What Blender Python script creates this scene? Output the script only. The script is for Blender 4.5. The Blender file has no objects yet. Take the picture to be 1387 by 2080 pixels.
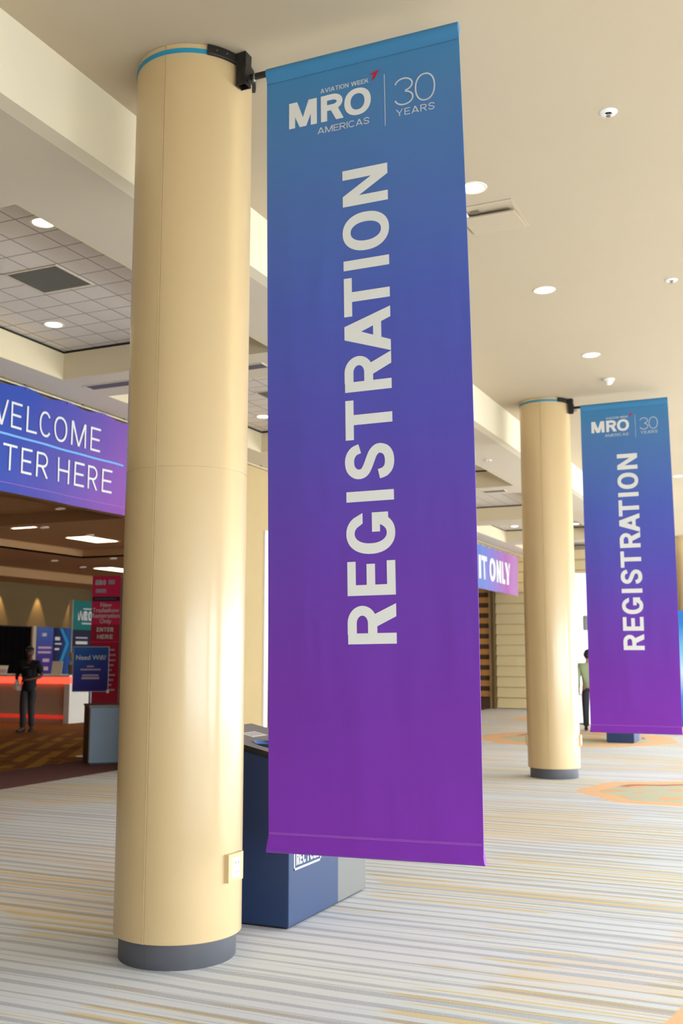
import bpy, bmesh, math, random
from mathutils import Vector, Matrix
random.seed(7)
SC = bpy.context.scene
COL = SC.collection
PI = math.pi

def lin(c):
    return c / 12.92 if c <= 0.04045 else ((c + 0.055) / 1.055) ** 2.4
def C(r, g, b):
    return (lin(r / 255), lin(g / 255), lin(b / 255), 1.0)

# ------------------------------------------------------------------ camera
cam_data = bpy.data.cameras.new('camera')
cam = bpy.data.objects.new('camera', cam_data)
COL.objects.link(cam)
cam_data.sensor_fit = 'VERTICAL'
cam_data.sensor_height = 36.0
cam_data.sensor_width = 24.0
cam_data.lens = 36.0 * 2108.0 / 2080.0
cam_data.clip_start = 0.05
cam_data.clip_end = 200
cam.location = (0, 0, 1.6)
cam.rotation_euler = (PI / 2 + 0.1372, 0, 0.4232)
cam_data.dof.use_dof = True
cam_data.dof.focus_distance = 5.45
cam_data.dof.aperture_fstop = 3.2
SC.camera = cam

# ------------------------------------------------------------------ world, daylight, exposure
SC.view_settings.view_transform = 'Standard'
SC.view_settings.look = 'None'
SC.view_settings.gamma = 1.0
SC.view_settings.use_curve_mapping = False
SC.view_settings.exposure = -0.38

world = bpy.data.worlds.new('daylight_sky')
SC.world = world
world.use_nodes = True
wnt = world.node_tree
wnt.nodes.clear()
wout = wnt.nodes.new('ShaderNodeOutputWorld')
wbg = wnt.nodes.new('ShaderNodeBackground')
wbg.inputs['Color'].default_value = (0.80, 0.90, 1.0, 1)
wbg.inputs['Strength'].default_value = 1.2
wnt.links.new(wbg.outputs[0], wout.inputs[0])

def area_light(name, loc, rot, sx, sy, energy, color):
    d = bpy.data.lights.new(name, 'AREA')
    d.shape = 'RECTANGLE'
    d.size, d.size_y, d.energy, d.color = sx, sy, energy, color
    o = bpy.data.objects.new(name, d)
    COL.objects.link(o)
    o.location, o.rotation_euler = loc, rot
    return o
DAY = (0.82, 0.92, 1.0)
WIN_X = 5.0
WIN_BAYS = [(-5.6, 3.0), (3.6, 12.2), (12.8, 21.4), (22.0, 30.6), (31.2, 39.8)]
WIN_POWER = [900, 1250, 1850, 2300, 2300]
for i, ((y0, y1), e) in enumerate(zip(WIN_BAYS, WIN_POWER)):
    area_light('window_daylight', (WIN_X - 0.35, (y0 + y1) / 2, 1.40), (0, PI / 2 - math.radians(40), 0), 2.0, y1 - y0, e, DAY)
area_light('window_daylight', (1.4, -5.75, 1.8), (PI / 2, 0, 0), 6.0, 2.6, 60, (0.82, 0.92, 1.0))

# ------------------------------------------------------------------ materials
def newmat(name):
    m = bpy.data.materials.new(name)
    m.use_nodes = True
    nt = m.node_tree
    b = nt.nodes['Principled BSDF']
    return m, nt, b

class NT:
    """small helper to chain nodes"""
    def __init__(s, nt): s.nt = nt
    def n(s, t, **kw):
        x = s.nt.nodes.new(t)
        for k, v in kw.items(): setattr(x, k, v)
        return x
    def link(s, a, b): s.nt.links.new(a, b)
    def setin(s, sock, v):
        if isinstance(v, bpy.types.NodeSocket): s.link(v, sock)
        else: sock.default_value = v
    def math(s, op, a, b=0.0, c=0.0, clamp=False):
        x = s.n('ShaderNodeMath', operation=op)
        x.use_clamp = clamp
        s.setin(x.inputs[0], a); s.setin(x.inputs[1], b); s.setin(x.inputs[2], c)
        return x.outputs[0]
    def mix(s, f, a, b):
        x = s.n('ShaderNodeMix', data_type='RGBA')
        s.setin(x.inputs[0], f); s.setin(x.inputs[6], a); s.setin(x.inputs[7], b)
        return x.outputs[2]
    def step(s, v, lo, hi):
        x = s.n('ShaderNodeMapRange', interpolation_type='SMOOTHSTEP')
        s.setin(x.inputs[0], v); x.inputs[1].default_value = lo; x.inputs[2].default_value = hi
        x.inputs[3].default_value = 0; x.inputs[4].default_value = 1
        return x.outputs[0]
    def objpos(s):
        tc = s.n('ShaderNodeTexCoord')
        return tc.outputs['Object']
    def xyz(s, v):
        x = s.n('ShaderNodeSeparateXYZ'); s.link(v, x.inputs[0])
        return x.outputs[0], x.outputs[1], x.outputs[2]
    def comb(s, a, b, c):
        x = s.n('ShaderNodeCombineXYZ')
        s.setin(x.inputs[0], a); s.setin(x.inputs[1], b); s.setin(x.inputs[2], c)
        return x.outputs[0]
    def noise(s, v, scale, detail=2.0, rough=0.5):
        x = s.n('ShaderNodeTexNoise')
        s.link(v, x.inputs['Vector'])
        x.inputs['Scale'].default_value = scale; x.inputs['Detail'].default_value = detail
        x.inputs['Roughness'].default_value = rough
        return x.outputs['Fac']
    def ramp(s, f, stops):
        x = s.n('ShaderNodeValToRGB')
        els = x.color_ramp.elements
        while len(els) < len(stops): els.new(0.5)
        for e, (p, c) in zip(els, stops): e.position = p; e.color = c
        s.setin(x.inputs[0], f)
        return x.outputs[0]
    def bump(s, h, strength, dist):
        x = s.n('ShaderNodeBump')
        s.link(h, x.inputs['Height'])
        x.inputs['Strength'].default_value = strength; x.inputs['Distance'].default_value = dist
        return x.outputs[0]

def paint(name, col, rough=0.6, metal=0.0, var=0.05, scale=3.0, bump=0.0, bscale=60, spec=0.5, coat=0.0):
    m, nt, b = newmat(name)
    h = NT(nt)
    p = h.objpos()
    f = h.noise(p, scale, 3)
    dark = tuple(c * (1 - var) for c in col[:3]) + (1,)
    lite = tuple(min(1, c * (1 + var)) for c in col[:3]) + (1,)
    h.link(h.mix(f, dark, lite), b.inputs['Base Color'])
    b.inputs['Roughness'].default_value = rough
    b.inputs['Metallic'].default_value = metal
    b.inputs['Specular IOR Level'].default_value = spec
    b.inputs['Coat Weight'].default_value = coat
    b.inputs['Coat Roughness'].default_value = 0.15
    if bump:
        h.link(h.bump(h.noise(p, bscale, 3), bump, 0.002), b.inputs['Normal'])
    return m

def glow(name, col, strength):
    m, nt, b = newmat(name)
    h = NT(nt)
    h.link(h.mix(h.noise(h.objpos(), 2.0), col, tuple(min(1, c * 1.04) for c in col[:3]) + (1,)), b.inputs['Emission Color'])
    b.inputs['Base Color'].default_value = col
    b.inputs['Emission Strength'].default_value = strength
    return m

M = {}
M['ceiling'] = paint('ceiling_paint', C(186, 169, 142), 0.85, var=0.02, scale=1.2, bump=0.15, bscale=180)
M['bulkhead'] = paint('bulkhead_paint', C(232, 220, 192), 0.7, var=0.02)
M['soffit'] = paint('soffit_paint', C(208, 194, 172), 0.8, var=0.02)
M['coffer'] = paint('coffer_paint', C(214, 198, 164), 0.7, var=0.02)
M['reveal'] = paint('reveal_black', C(28, 26, 22), 0.7)
M['wallbeige'] = paint('wall_beige', C(222, 205, 165), 0.75, var=0.03)
M['wallgold'] = paint('wall_gold', C(190, 164, 116), 0.75, var=0.03)
M['wallsiding'] = paint('wall_siding', C(226, 206, 158), 0.6, var=0.04)
M['white'] = paint('white_paint', C(240, 238, 230), 0.5, var=0.02)
M['brightwhite'] = paint('bright_white', C(248, 247, 243), 0.5, var=0.01)
M['column'] = paint('column_enamel', C(205, 177, 131), 0.38, var=0.02, scale=1.5, bump=0.03, bscale=260, spec=0.5, coat=0.45)
M['kick'] = paint('kick_charcoal', C(84, 84, 90), 0.55, var=0.10, scale=9, bump=0.1)
M['blackmetal'] = paint('black_metal', C(24, 20, 20), 0.42, var=0.2, scale=30, bump=0.2, bscale=120)
M['strap'] = paint('strap_blue', C(28, 140, 176), 0.5, var=0.04, scale=20)
M['steel'] = paint('steel', C(170, 168, 162), 0.3, metal=1.0)
M['plate'] = paint('outlet_plate', C(212, 184, 138), 0.4)
M['ivory'] = paint('receptacle_white', C(246, 246, 242), 0.3)
M['slot'] = paint('slot_dark', C(120, 100, 50), 0.5)
M['print'] = paint('white_print', C(226, 225, 222), 0.8, var=0.015, scale=20)
M['printsilver'] = paint('silver_print', C(200, 205, 212), 0.8, var=0.02)
M['printred'] = paint('red_print', C(190, 30, 40), 0.8, var=0.05)
M['stitch'] = paint('stitch_thread', C(190, 120, 205), 0.8)
M['stitchblue'] = paint('stitch_thread_blue', C(52, 98, 140), 0.8)
M['navy'] = paint('bin_navy', C(29, 52, 92), 0.55, var=0.08, scale=40, bump=0.2, bscale=300)
M['bingrey'] = paint('bin_grey', C(112, 110, 106), 0.6, var=0.04, scale=40)
M['lid'] = paint('bin_lid', C(128, 124, 130), 0.5, var=0.04)
M['lidedge'] = paint('bin_lid_edge', C(26, 26, 32), 0.5)
M['liner'] = paint('bin_liner', C(30, 84, 150), 0.35)
M['dark'] = paint('opening_shade', C(10, 10, 12), 0.9)  # near black, painted shade for the inside of openings
M['tilevent'] = paint('vent_grey', C(126, 122, 112), 0.6, var=0.05, scale=40, bump=0.2, bscale=200)
M['slotvent'] = paint('slot_vent', C(112, 106, 112), 0.6)
M['lens'] = glow('downlight_lens', (1.0, 0.86, 0.66, 1), 14.0)
M['trimring'] = paint('trim_ring', C(236, 226, 206), 0.4)
M['panelglow'] = glow('troffer_lens', (1.0, 0.84, 0.60, 1), 18.0)
M['redglow'] = glow('red_strip', (1.0, 0.07, 0.035, 1), 2.6)
M['redglow2'] = glow('red_strip_low', (1.0, 0.05, 0.03, 1), 0.5)
M['cyanglow'] = glow('cyan_light', (0.10, 0.85, 0.75, 1), 1.4)
M['brownceil'] = paint('hall_ceiling', C(190, 148, 100), 0.8, var=0.04)
M['brownwall'] = paint('hall_wall', C(124, 102, 64), 0.8, var=0.05)
M['drape'] = paint('black_drape', C(9, 8, 8), 0.95, spec=0.05)
M['counterfront'] = paint('counter_front', C(196, 176, 150), 0.5, var=0.03)
M['counterwhite'] = paint('counter_white', C(236, 228, 214), 0.4)
M['pink'] = paint('kiosk_pink', C(232, 26, 84), 0.5, var=0.04)
M['pinkdark'] = paint('kiosk_maroon', C(186, 8, 50), 0.5, var=0.04)
M['kioskgrey'] = paint('kiosk_edge', C(150, 128, 108), 0.5)
M['teal'] = paint('sign_teal', C(0, 112, 108), 0.5)
M['inknavy'] = paint('sign_navy', C(24, 22, 58), 0.5)
M['cyan'] = paint('sign_cyan', C(20, 150, 200), 0.5)
M['greybin'] = paint('grey_bin', C(128, 144, 160), 0.6, var=0.03)
M['binside'] = paint('grey_bin_side', C(92, 66, 48), 0.6, var=0.2, scale=12)
M['bintop'] = paint('grey_bin_top', C(120, 108, 96), 0.5)
M['post'] = paint('post_grey', C(150, 150, 155), 0.4, metal=0.6)
M['paper'] = paint('paper', C(236, 226, 205), 0.7)
M['pot'] = paint('pot_brown', C(112, 76, 44), 0.7, var=0.15, scale=20)
M['leaf'] = paint('leaf_olive', C(150, 140, 60), 0.6, var=0.2, scale=8)
M['wood'] = paint('wood_slat', C(196, 140, 72), 0.55, var=0.15, scale=4)
M['wooddark'] = paint('wood_dark', C(96, 74, 36), 0.6, var=0.1)
M['signgrey'] = paint('sign_charcoal', C(96, 98, 92), 0.5)
M['skin'] = paint('skin_brown', C(84, 50, 34), 0.5, var=0.06)
M['skinlight'] = paint('skin_tan', C(190, 132, 100), 0.5, var=0.06)
M['hair'] = paint('hair_black', C(18, 16, 16), 0.6)
M['shirtblack'] = paint('shirt_black', C(17, 14, 14), 0.9)
M['jeans'] = paint('jeans_charcoal', C(48, 43, 44), 0.9, var=0.1, scale=10)
M['shoe'] = paint('shoe_black', C(22, 18, 16), 0.5)
M['shirtgreen'] = paint('shirt_sage', C(150, 160, 122), 0.9, var=0.08)
M['trouserdark'] = paint('trouser_dark', C(44, 44, 50), 0.9, var=0.08)
M['eyewhite'] = paint('eye', C(90, 78, 70), 0.3)
M['rule'] = paint('rule_blue', C(112, 172, 230), 0.7)
M['softprint'] = paint('soft_print', C(206, 170, 186), 0.7)
M['yellow'] = paint('sign_yellow', C(240, 200, 60), 0.5)
M['mullion'] = paint('mullion', C(190, 184, 170), 0.4)

# clear window glass
m, nt, b = newmat('window_glass')
b.inputs['Transmission Weight'].default_value = 1.0
b.inputs['Roughness'].default_value = 0.02
b.inputs['IOR'].default_value = 1.1
h = NT(nt); h.link(h.mix(h.noise(h.objpos(), 1.0), (0.95, 0.98, 0.97, 1), (0.98, 1, 0.99, 1)), b.inputs['Base Color'])
M['glass'] = m

# vertical printed gradient on the hanging banners (object z, metres below the pole)
def fabric_gradient(name, axis, lo, hi, stops, wave=None):
    m, nt, b = newmat(name)
    h = NT(nt)
    p = h.objpos()
    x, y, z = h.xyz(p)
    v = {'x': x, 'y': y, 'z': z}[axis]
    if wave: v = h.math('ADD', v, h.math('MULTIPLY', {'x': x, 'y': y, 'z': z}[wave[0]], wave[1]))
    f = h.math('DIVIDE', h.math('SUBTRACT', v, lo), hi - lo, clamp=True)
    f = h.math('ADD', f, h.math('MULTIPLY', h.math('SUBTRACT', h.noise(p, 1.6), 0.5), 0.05))
    h.link(h.ramp(f, stops), b.inputs['Base Color'])
    b.inputs['Roughness'].default_value = 0.62
    b.inputs['Specular IOR Level'].default_value = 0.3
    b.inputs['Sheen Weight'].default_value = 0.08
    folds = h.noise(h.comb(h.math('MULTIPLY', x, 5.0), h.math('MULTIPLY', y, 5.0), h.math('MULTIPLY', z, 0.9)), 1.0, 2)
    weave = h.noise(p, 420, 1)
    hh = h.math('ADD', h.math('MULTIPLY', folds, 8.0), h.math('MULTIPLY', weave, 0.25))
    h.link(h.bump(hh, 0.35, 0.004), b.inputs['Normal'])
    return m
M['banner'] = fabric_gradient('banner_gradient_fabric', 'z', -4.39, 0.0, [
    (0.0, C(126, 44, 172)), (0.18, C(116, 48, 168)), (0.34, C(104, 60, 172)), (0.50, C(86, 76, 178)),
    (0.66, C(76, 92, 182)), (0.80, C(76, 110, 178)), (0.92, C(74, 124, 178)), (1.0, C(60, 130, 178))])
M['welcome'] = fabric_gradient('welcome_gradient_fabric', 'y', 0.0, 3.8, [
    (0.0, C(34, 70, 165)), (0.30, C(42, 68, 160)), (0.55, C(82, 72, 160)), (0.85, C(132, 76, 164)), (1.0, C(136, 66, 160))], wave=('z', -0.5))
M['exit'] = fabric_gradient('exit_gradient_fabric', 'y', 0.0, 5.2, [
    (0.0, C(66, 110, 185)), (0.35, C(92, 118, 190)), (0.6, C(124, 104, 176)), (0.85, C(160, 92, 160)), (1.0, C(172, 120, 180))])
M['wifi'] = fabric_gradient('wifi_board_print', 'z', 0.0, 0.7, [(0, C(52, 36, 120)), (0.5, C(48, 62, 150)), (1, C(40, 100, 180))], wave=('x', -0.5))
M['posterA'] = fabric_gradient('poster_print', 'z', 0.0, 2.45, [(0, C(50, 32, 110)), (0.6, C(62, 48, 134)), (0.85, C(66, 82, 160)), (1, C(70, 100, 170))])
M['posterB'] = fabric_gradient('poster_arrow_print', 'x', 0.0, 0.95, [(0, C(24, 22, 62)), (0.4, C(28, 40, 96)), (0.7, C(34, 86, 160)), (1, C(30, 70, 150))])
M['bluesign'] = fabric_gradient('event_wall_print', 'z', 0.0, 2.5, [(0, C(20, 60, 150)), (0.3, C(60, 130, 220)), (0.5, C(190, 215, 235)), (0.65, C(120, 190, 235)), (0.9, C(30, 120, 200)), (1, C(40, 120, 200))])

# acoustic tile ceiling
m, nt, b = newmat('acoustic_tile')
h = NT(nt); p = h.objpos(); x, y, z = h.xyz(p)
gx = h.math('PINGPONG', h.math('SUBTRACT', x, -5.44), 0.1525)
gy = h.math('PINGPONG', h.math('SUBTRACT', y, 6.80), 0.1450)
g = h.math('MINIMUM', gx, gy)
line = h.math('SUBTRACT', 1.0, h.step(g, 0.004, 0.010))
tint = h.noise(h.comb(h.math('FLOOR', h.math('DIVIDE', h.math('ADD', x, 5.44), 0.305)), h.math('FLOOR', h.math('DIVIDE', h.math('SUBTRACT', y, 6.8), 0.29)), 0.0), 3.7)
base = h.mix(tint, C(206, 194, 182), C(216, 204, 190))
h.link(h.mix(h.math('MULTIPLY', line, 0.75), base, C(120, 106, 92)), b.inputs['Base Color'])
b.inputs['Roughness'].default_value = 0.9
h.link(h.bump(h.math('ADD', h.noise(p, 90, 3), h.math('MULTIPLY', g, 30)), 0.25, 0.004), b.inputs['Normal'])
M['tile'] = m

# striped concourse carpet with rosettes
m, nt, b = newmat('striped_carpet')
h = NT(nt); p = h.objpos(); x, y, z = h.xyz(p)
yw = h.math('ADD', y, h.math('MULTIPLY', h.math('SUBTRACT', h.noise(p, 0.6, 2), 0.5), 0.10))
def rnd(v, off):
    w = h.n('ShaderNodeTexWhiteNoise', noise_dimensions='1D')
    h.link(h.math('ADD', v, off), w.inputs['W'])
    return w.outputs['Value']
def stripe(k, off, base, amp, xs, soft=0.02):
    """tufted lines: k per metre, random place and width, tapering along x"""
    t = h.math('MULTIPLY', h.math('ADD', yw, off), k)
    i = h.math('FLOOR', t); fr = h.math('SUBTRACT', t, i)
    ce = h.math('ADD', 0.35, h.math('MULTIPLY', rnd(i, off), 0.3))
    d = h.math('ABSOLUTE', h.math('SUBTRACT', fr, ce))
    nx = h.noise(h.comb(h.math('MULTIPLY', x, xs), h.math('MULTIPLY', i, 7.31), off), 1.0, 1)
    w = h.math('ADD', base, h.math('MULTIPLY', h.math('SUBTRACT', nx, 0.5), amp))
    w = h.math('ADD', w, h.math('MULTIPLY', h.math('SUBTRACT', rnd(i, off + 9.0), 0.5), base))
    return h.step(h.math('SUBTRACT', w, d), -soft, soft)
grey = stripe(7.2, 3.17, 0.15, 0.42, 0.55, 0.03)
grey2 = stripe(11.3, 7.91, 0.05, 0.36, 0.7, 0.03)
yel = stripe(8.1, 5.43, 0.17, 0.60, 0.6)
pea = stripe(6.7, 1.83, 0.34, 0.40, 0.5)
zone = h.noise(h.comb(h.math('MULTIPLY', x, 0.42), h.math('MULTIPLY', y, 0.8), 5.5), 1.0, 2)
zone2 = h.noise(h.comb(h.math('MULTIPLY', x, 0.35), h.math('MULTIPLY', y, 0.5), 21.4), 1.0, 2)
zy = h.step(zone, 0.50, 0.53); zp = h.step(zone2, 0.51, 0.54)
speck = h.noise(p, 230, 2, 0.7)
base = h.mix(h.noise(p, 0.5, 2), C(224, 229, 236), C(231, 231, 229))
c = h.mix(h.math('MULTIPLY', h.math('MULTIPLY', pea, zp), 0.7), base, C(236, 220, 202))
c = h.mix(h.math('MULTIPLY', h.math('MULTIPLY', yel, zy), 0.8), c, C(228, 206, 148))
gm = h.math('MULTIPLY', h.math('MAXIMUM', grey, h.math('MULTIPLY', grey2, 0.8)), h.step(speck, 0.38, 0.52))
c = h.mix(h.math('MULTIPLY', gm, 0.58), c, C(140, 144, 160))
def rosette(c, cx, cy, r, ringw=0.26):
    dx = h.math('SUBTRACT', x, cx); dy = h.math('SUBTRACT', y, cy)
    d = h.math('SQRT', h.math('ADD', h.math('MULTIPLY', dx, dx), h.math('MULTIPLY', dy, dy)))
    th = h.math('ARCTAN2', dy, dx)
    d = h.math('ADD', d, h.math('MULTIPLY', h.math('SINE', h.math('MULTIPLY', th, 7.0)), 0.05))
    inside = h.math('SUBTRACT', 1.0, h.step(d, r - 0.01, r + 0.01))
    core = h.math('SUBTRACT', 1.0, h.step(d, r - ringw - 0.01, r - ringw + 0.01))
    nz = h.noise(p, 2.6, 2)
    sage = h.mix(h.step(nz, 0.54, 0.58), C(206, 206, 180), C(232, 190, 146))
    sage = h.mix(h.math('MULTIPLY', h.math('SUBTRACT', 1.0, h.step(h.math('ABSOLUTE', h.math('SUBTRACT', d, r - ringw - 0.1)), 0.04, 0.08)), h.step(dy, 0.2, 0.5)), sage, C(200, 120, 98))
    c = h.mix(inside, c, C(244, 198, 154))
    return h.mix(core, c, sage)
c = rosette(c, -1.5, 13.02, 1.15)
c = rosette(c, 0.55, 4.75, 1.31)
c = rosette(c, -4.3, 20.6, 1.9, 0.5)
c = rosette(c, -5.2, 27.0, 1.9, 0.5)
h.link(c, b.inputs['Base Color'])
b.inputs['Roughness'].default_value = 0.95
b.inputs['Specular IOR Level'].default_value = 0.1
h.link(h.bump(h.noise(p, 320, 2), 0.5, 0.006), b.inputs['Normal'])
M['carpet'] = m

# hall carpets
M['borderband'] = paint('carpet_burgundy', C(112, 62, 58), 0.95, var=0.08, scale=30, bump=0.3, bscale=300)
m, nt, b = newmat('hall_carpet')
h = NT(nt); p = h.objpos(); x, y, z = h.xyz(p)
dia = h.noise(h.comb(h.math('MULTIPLY', h.math('ADD', x, y), 0.5), h.math('MULTIPLY', h.math('SUBTRACT', y, x), 3.2), 0.0), 1.0, 2)
dots = h.math('PINGPONG', h.math('ADD', h.math('MULTIPLY', x, 1.0), h.math('MULTIPLY', y, 0.6)), 0.22)
c = h.mix(h.step(dia, 0.47, 0.53), C(150, 96, 52), C(158, 108, 60))
c = h.mix(h.math('MULTIPLY', h.math('MULTIPLY', h.step(x, -14.6, -13.4), h.step(h.noise(p, 1.3), 0.40, 0.5)), h.math('SUBTRACT', 1.0, h.step(dots, 0.08, 0.13))), c, C(200, 152, 62))
h.link(c, b.inputs['Base Color'])
b.inputs['Roughness'].default_value = 0.95
b.inputs['Specular IOR Level'].default_value = 0.1
M['hallcarpet'] = m

# ------------------------------------------------------------------ mesh builder
class MB:
    def __init__(s): s.v = []; s.f = []; s.m = []
    def add(s, vs, fs, mi=0):
        o = len(s.v)
        s.v += [tuple(v) for v in vs]
        s.f += [tuple(i + o for i in f) for f in fs]
        s.m += [mi] * len(fs)
        return s
    def box(s, x0, x1, y0, y1, z0, z1, mi=0, mat=None):
        vs = [Vector(p) for p in ((x0, y0, z0), (x1, y0, z0), (x1, y1, z0), (x0, y1, z0), (x0, y0, z1), (x1, y0, z1), (x1, y1, z1), (x0, y1, z1))]
        if mat is not None: vs = [mat @ v for v in vs]
        return s.add(vs, [(0, 3, 2, 1), (4, 5, 6, 7), (0, 1, 5, 4), (1, 2, 6, 5), (2, 3, 7, 6), (3, 0, 4, 7)], mi)
    def lathe(s, prof, n=32, c=(0, 0), mi=0, capb=True, capt=True, a0=0.0, a1=2 * PI):
        full = abs(a1 - a0 - 2 * PI) < 1e-6
        k = n if full else n + 1
        vs = []; fs = []
        for r, z in prof:
            for i in range(k):
                a = a0 + (a1 - a0) * i / n
                vs.append((c[0] + r * math.cos(a), c[1] + r * math.sin(a), z))
        for j in range(len(prof) - 1):
            for i in range(n):
                i2 = (i + 1) % k
                fs.append((j * k + i, j * k + i2, (j + 1) * k + i2, (j + 1) * k + i))
        if full and capb: fs.append(tuple(reversed(range(k))))
        if full and capt: fs.append(tuple((len(prof) - 1) * k + i for i in range(k)))
        return s.add(vs, fs, mi)
    def tube(s, a, b, r, n=14, r2=None, mi=0):
        a = Vector(a); b = Vector(b); d = (b - a).normalized()
        u = d.orthogonal().normalized(); w = d.cross(u)
        r2 = r if r2 is None else r2
        vs = [a + (u * math.cos(t) + w * math.sin(t)) * r for t in [2 * PI * i / n for i in range(n)]]
        vs += [b + (u * math.cos(t) + w * math.sin(t)) * r2 for t in [2 * PI * i / n for i in range(n)]]
        fs = [(i, (i + 1) % n, n + (i + 1) % n, n + i) for i in range(n)]
        fs += [tuple(reversed(range(n))), tuple(range(n, 2 * n))]
        return s.add(vs, fs, mi)
    def path(s, pts, r, n=10, mi=0):
        for a, b in zip(pts[:-1], pts[1:]): s.tube(a, b, r, n, mi=mi)
        return s
    def ringseg(s, r0, r1, z0, z1, a0, a1, c=(0, 0), n=24, mi=0):
        """curved bar of rectangular section"""
        vs = []; fs = []
        for i in range(n + 1):
            a = a0 + (a1 - a0) * i / n
            for r, z in ((r0, z0), (r1, z0), (r1, z1), (r0, z1)):
                vs.append((c[0] + r * math.cos(a), c[1] + r * math.sin(a), z))
        for i in range(n):
            for k in range(4):
                fs.append((i * 4 + k, (i + 1) * 4 + k, (i + 1) * 4 + (k + 1) % 4, i * 4 + (k + 1) % 4))
        fs += [(0, 1, 2, 3), (n * 4 + 3, n * 4 + 2, n * 4 + 1, n * 4)]
        return s.add(vs, fs, mi)
    def sphere(s, c, r, n=14, sc=(1, 1, 1), mi=0):
        prof = [(math.sin(PI * i / n), -math.cos(PI * i / n)) for i in range(n + 1)]
        vs = []; fs = []
        for pr, pz in prof:
            for i in range(n):
                a = 2 * PI * i / n
                vs.append((c[0] + r * sc[0] * pr * math.cos(a), c[1] + r * sc[1] * pr * math.sin(a), c[2] + r * sc[2] * pz))
        for j in range(n):
            for i in range(n):
                fs.append((j * n + i, j * n + (i + 1) % n, (j + 1) * n + (i + 1) % n, (j + 1) * n + i))
        return s.add(vs, fs, mi)
    def build(s, name, mats, parent=None, smooth=False, bevel=0.0, label=None):
        me = bpy.data.meshes.new(name)
        me.from_pydata(s.v, [], s.f)
        if not isinstance(mats, (list, tuple)): mats = [mats]
        for q in mats: me.materials.append(q)
        me.polygons.foreach_set('material_index', s.m)
        bm = bmesh.new(); bm.from_mesh(me)
        bmesh.ops.remove_doubles(bm, verts=bm.verts, dist=1e-6)
        bmesh.ops.recalc_face_normals(bm, faces=bm.faces)
        bm.to_mesh(me); bm.free()
        if smooth:
            me.polygons.foreach_set('use_smooth', [True] * len(me.polygons))
            try: me.set_sharp_from_angle(angle=math.radians(smooth if smooth is not True else 40))
            except Exception: pass
        me.update()
        o = bpy.data.objects.new(name, me)
        COL.objects.link(o)
        if parent: o.parent = parent
        if bevel:
            bv = o.modifiers.new('bevel', 'BEVEL'); bv.width = bevel; bv.segments = 2; bv.limit_method = 'ANGLE'
        if label: o['label'] = label
        return o

def thing(name, label, cat, loc=(0, 0, 0), rot=(0, 0, 0), group=None):
    o = bpy.data.objects.new(name, None)
    o.empty_display_size = 0.1
    COL.objects.link(o)
    o.location = loc
    o.rotation_euler = rot
    return tag(o, label, cat, group)
def tag(o, label, cat, group=None):
    o['label'] = label; o['category'] = cat
    if group: o['group'] = group
    return o
def struct(o):
    o['kind'] = 'structure'
    return o
def copy_tree(o, parent=None):
    c = o.copy(); COL.objects.link(c)
    if parent: c.parent = parent
    for ch in list(o.children): copy_tree(ch, c)
    return c

# ------------------------------------------------------------------ lettering (stroke built, real thin shapes)
def _off(pts, w):
    """offset polyline to both sides by w/2, mitred"""
    n = len(pts); L = []; R = []
    for i in range(n):
        a = Vector(pts[max(i - 1, 0)]); b_ = Vector(pts[i]); c = Vector(pts[min(i + 1, n - 1)])
        d1 = (b_ - a).normalized() if i > 0 else (c - b_).normalized()
        d2 = (c - b_).normalized() if i < n - 1 else d1
        t = (d1 + d2)
        t = t.normalized() if t.length > 1e-6 else d1
        nrm = Vector((-t.y, t.x)); k = max(0.35, nrm.dot(Vector((-d1.y, d1.x))))
        L.append(b_ + nrm * (w / 2 / k)); R.append(b_ - nrm * (w / 2 / k))
    return L, R
def stroke(pts, w):
    pts = [Vector(p) for p in pts]
    L, R = _off(pts, w)
    return [[L[i], L[i + 1], R[i + 1], R[i]] for i in range(len(pts) - 1)]
def arc(cx, cy, rx, ry, a0, a1, n=22):
    return [(cx + rx * math.cos(math.radians(a0 + (a1 - a0) * i / n)), cy + ry * math.sin(math.radians(a0 + (a1 - a0) * i / n))) for i in range(n + 1)]
def sup(cx, cy, rx, ry, a0, a1, n=32, e=0.86):
    r = []
    for i in range(n + 1):
        t = math.radians(a0 + (a1 - a0) * i / n); c, s_ = math.cos(t), math.sin(t)
        r.append((cx + rx * math.copysign(abs(c) ** e, c), cy + ry * math.copysign(abs(s_) ** e, s_)))
    return r
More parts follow.
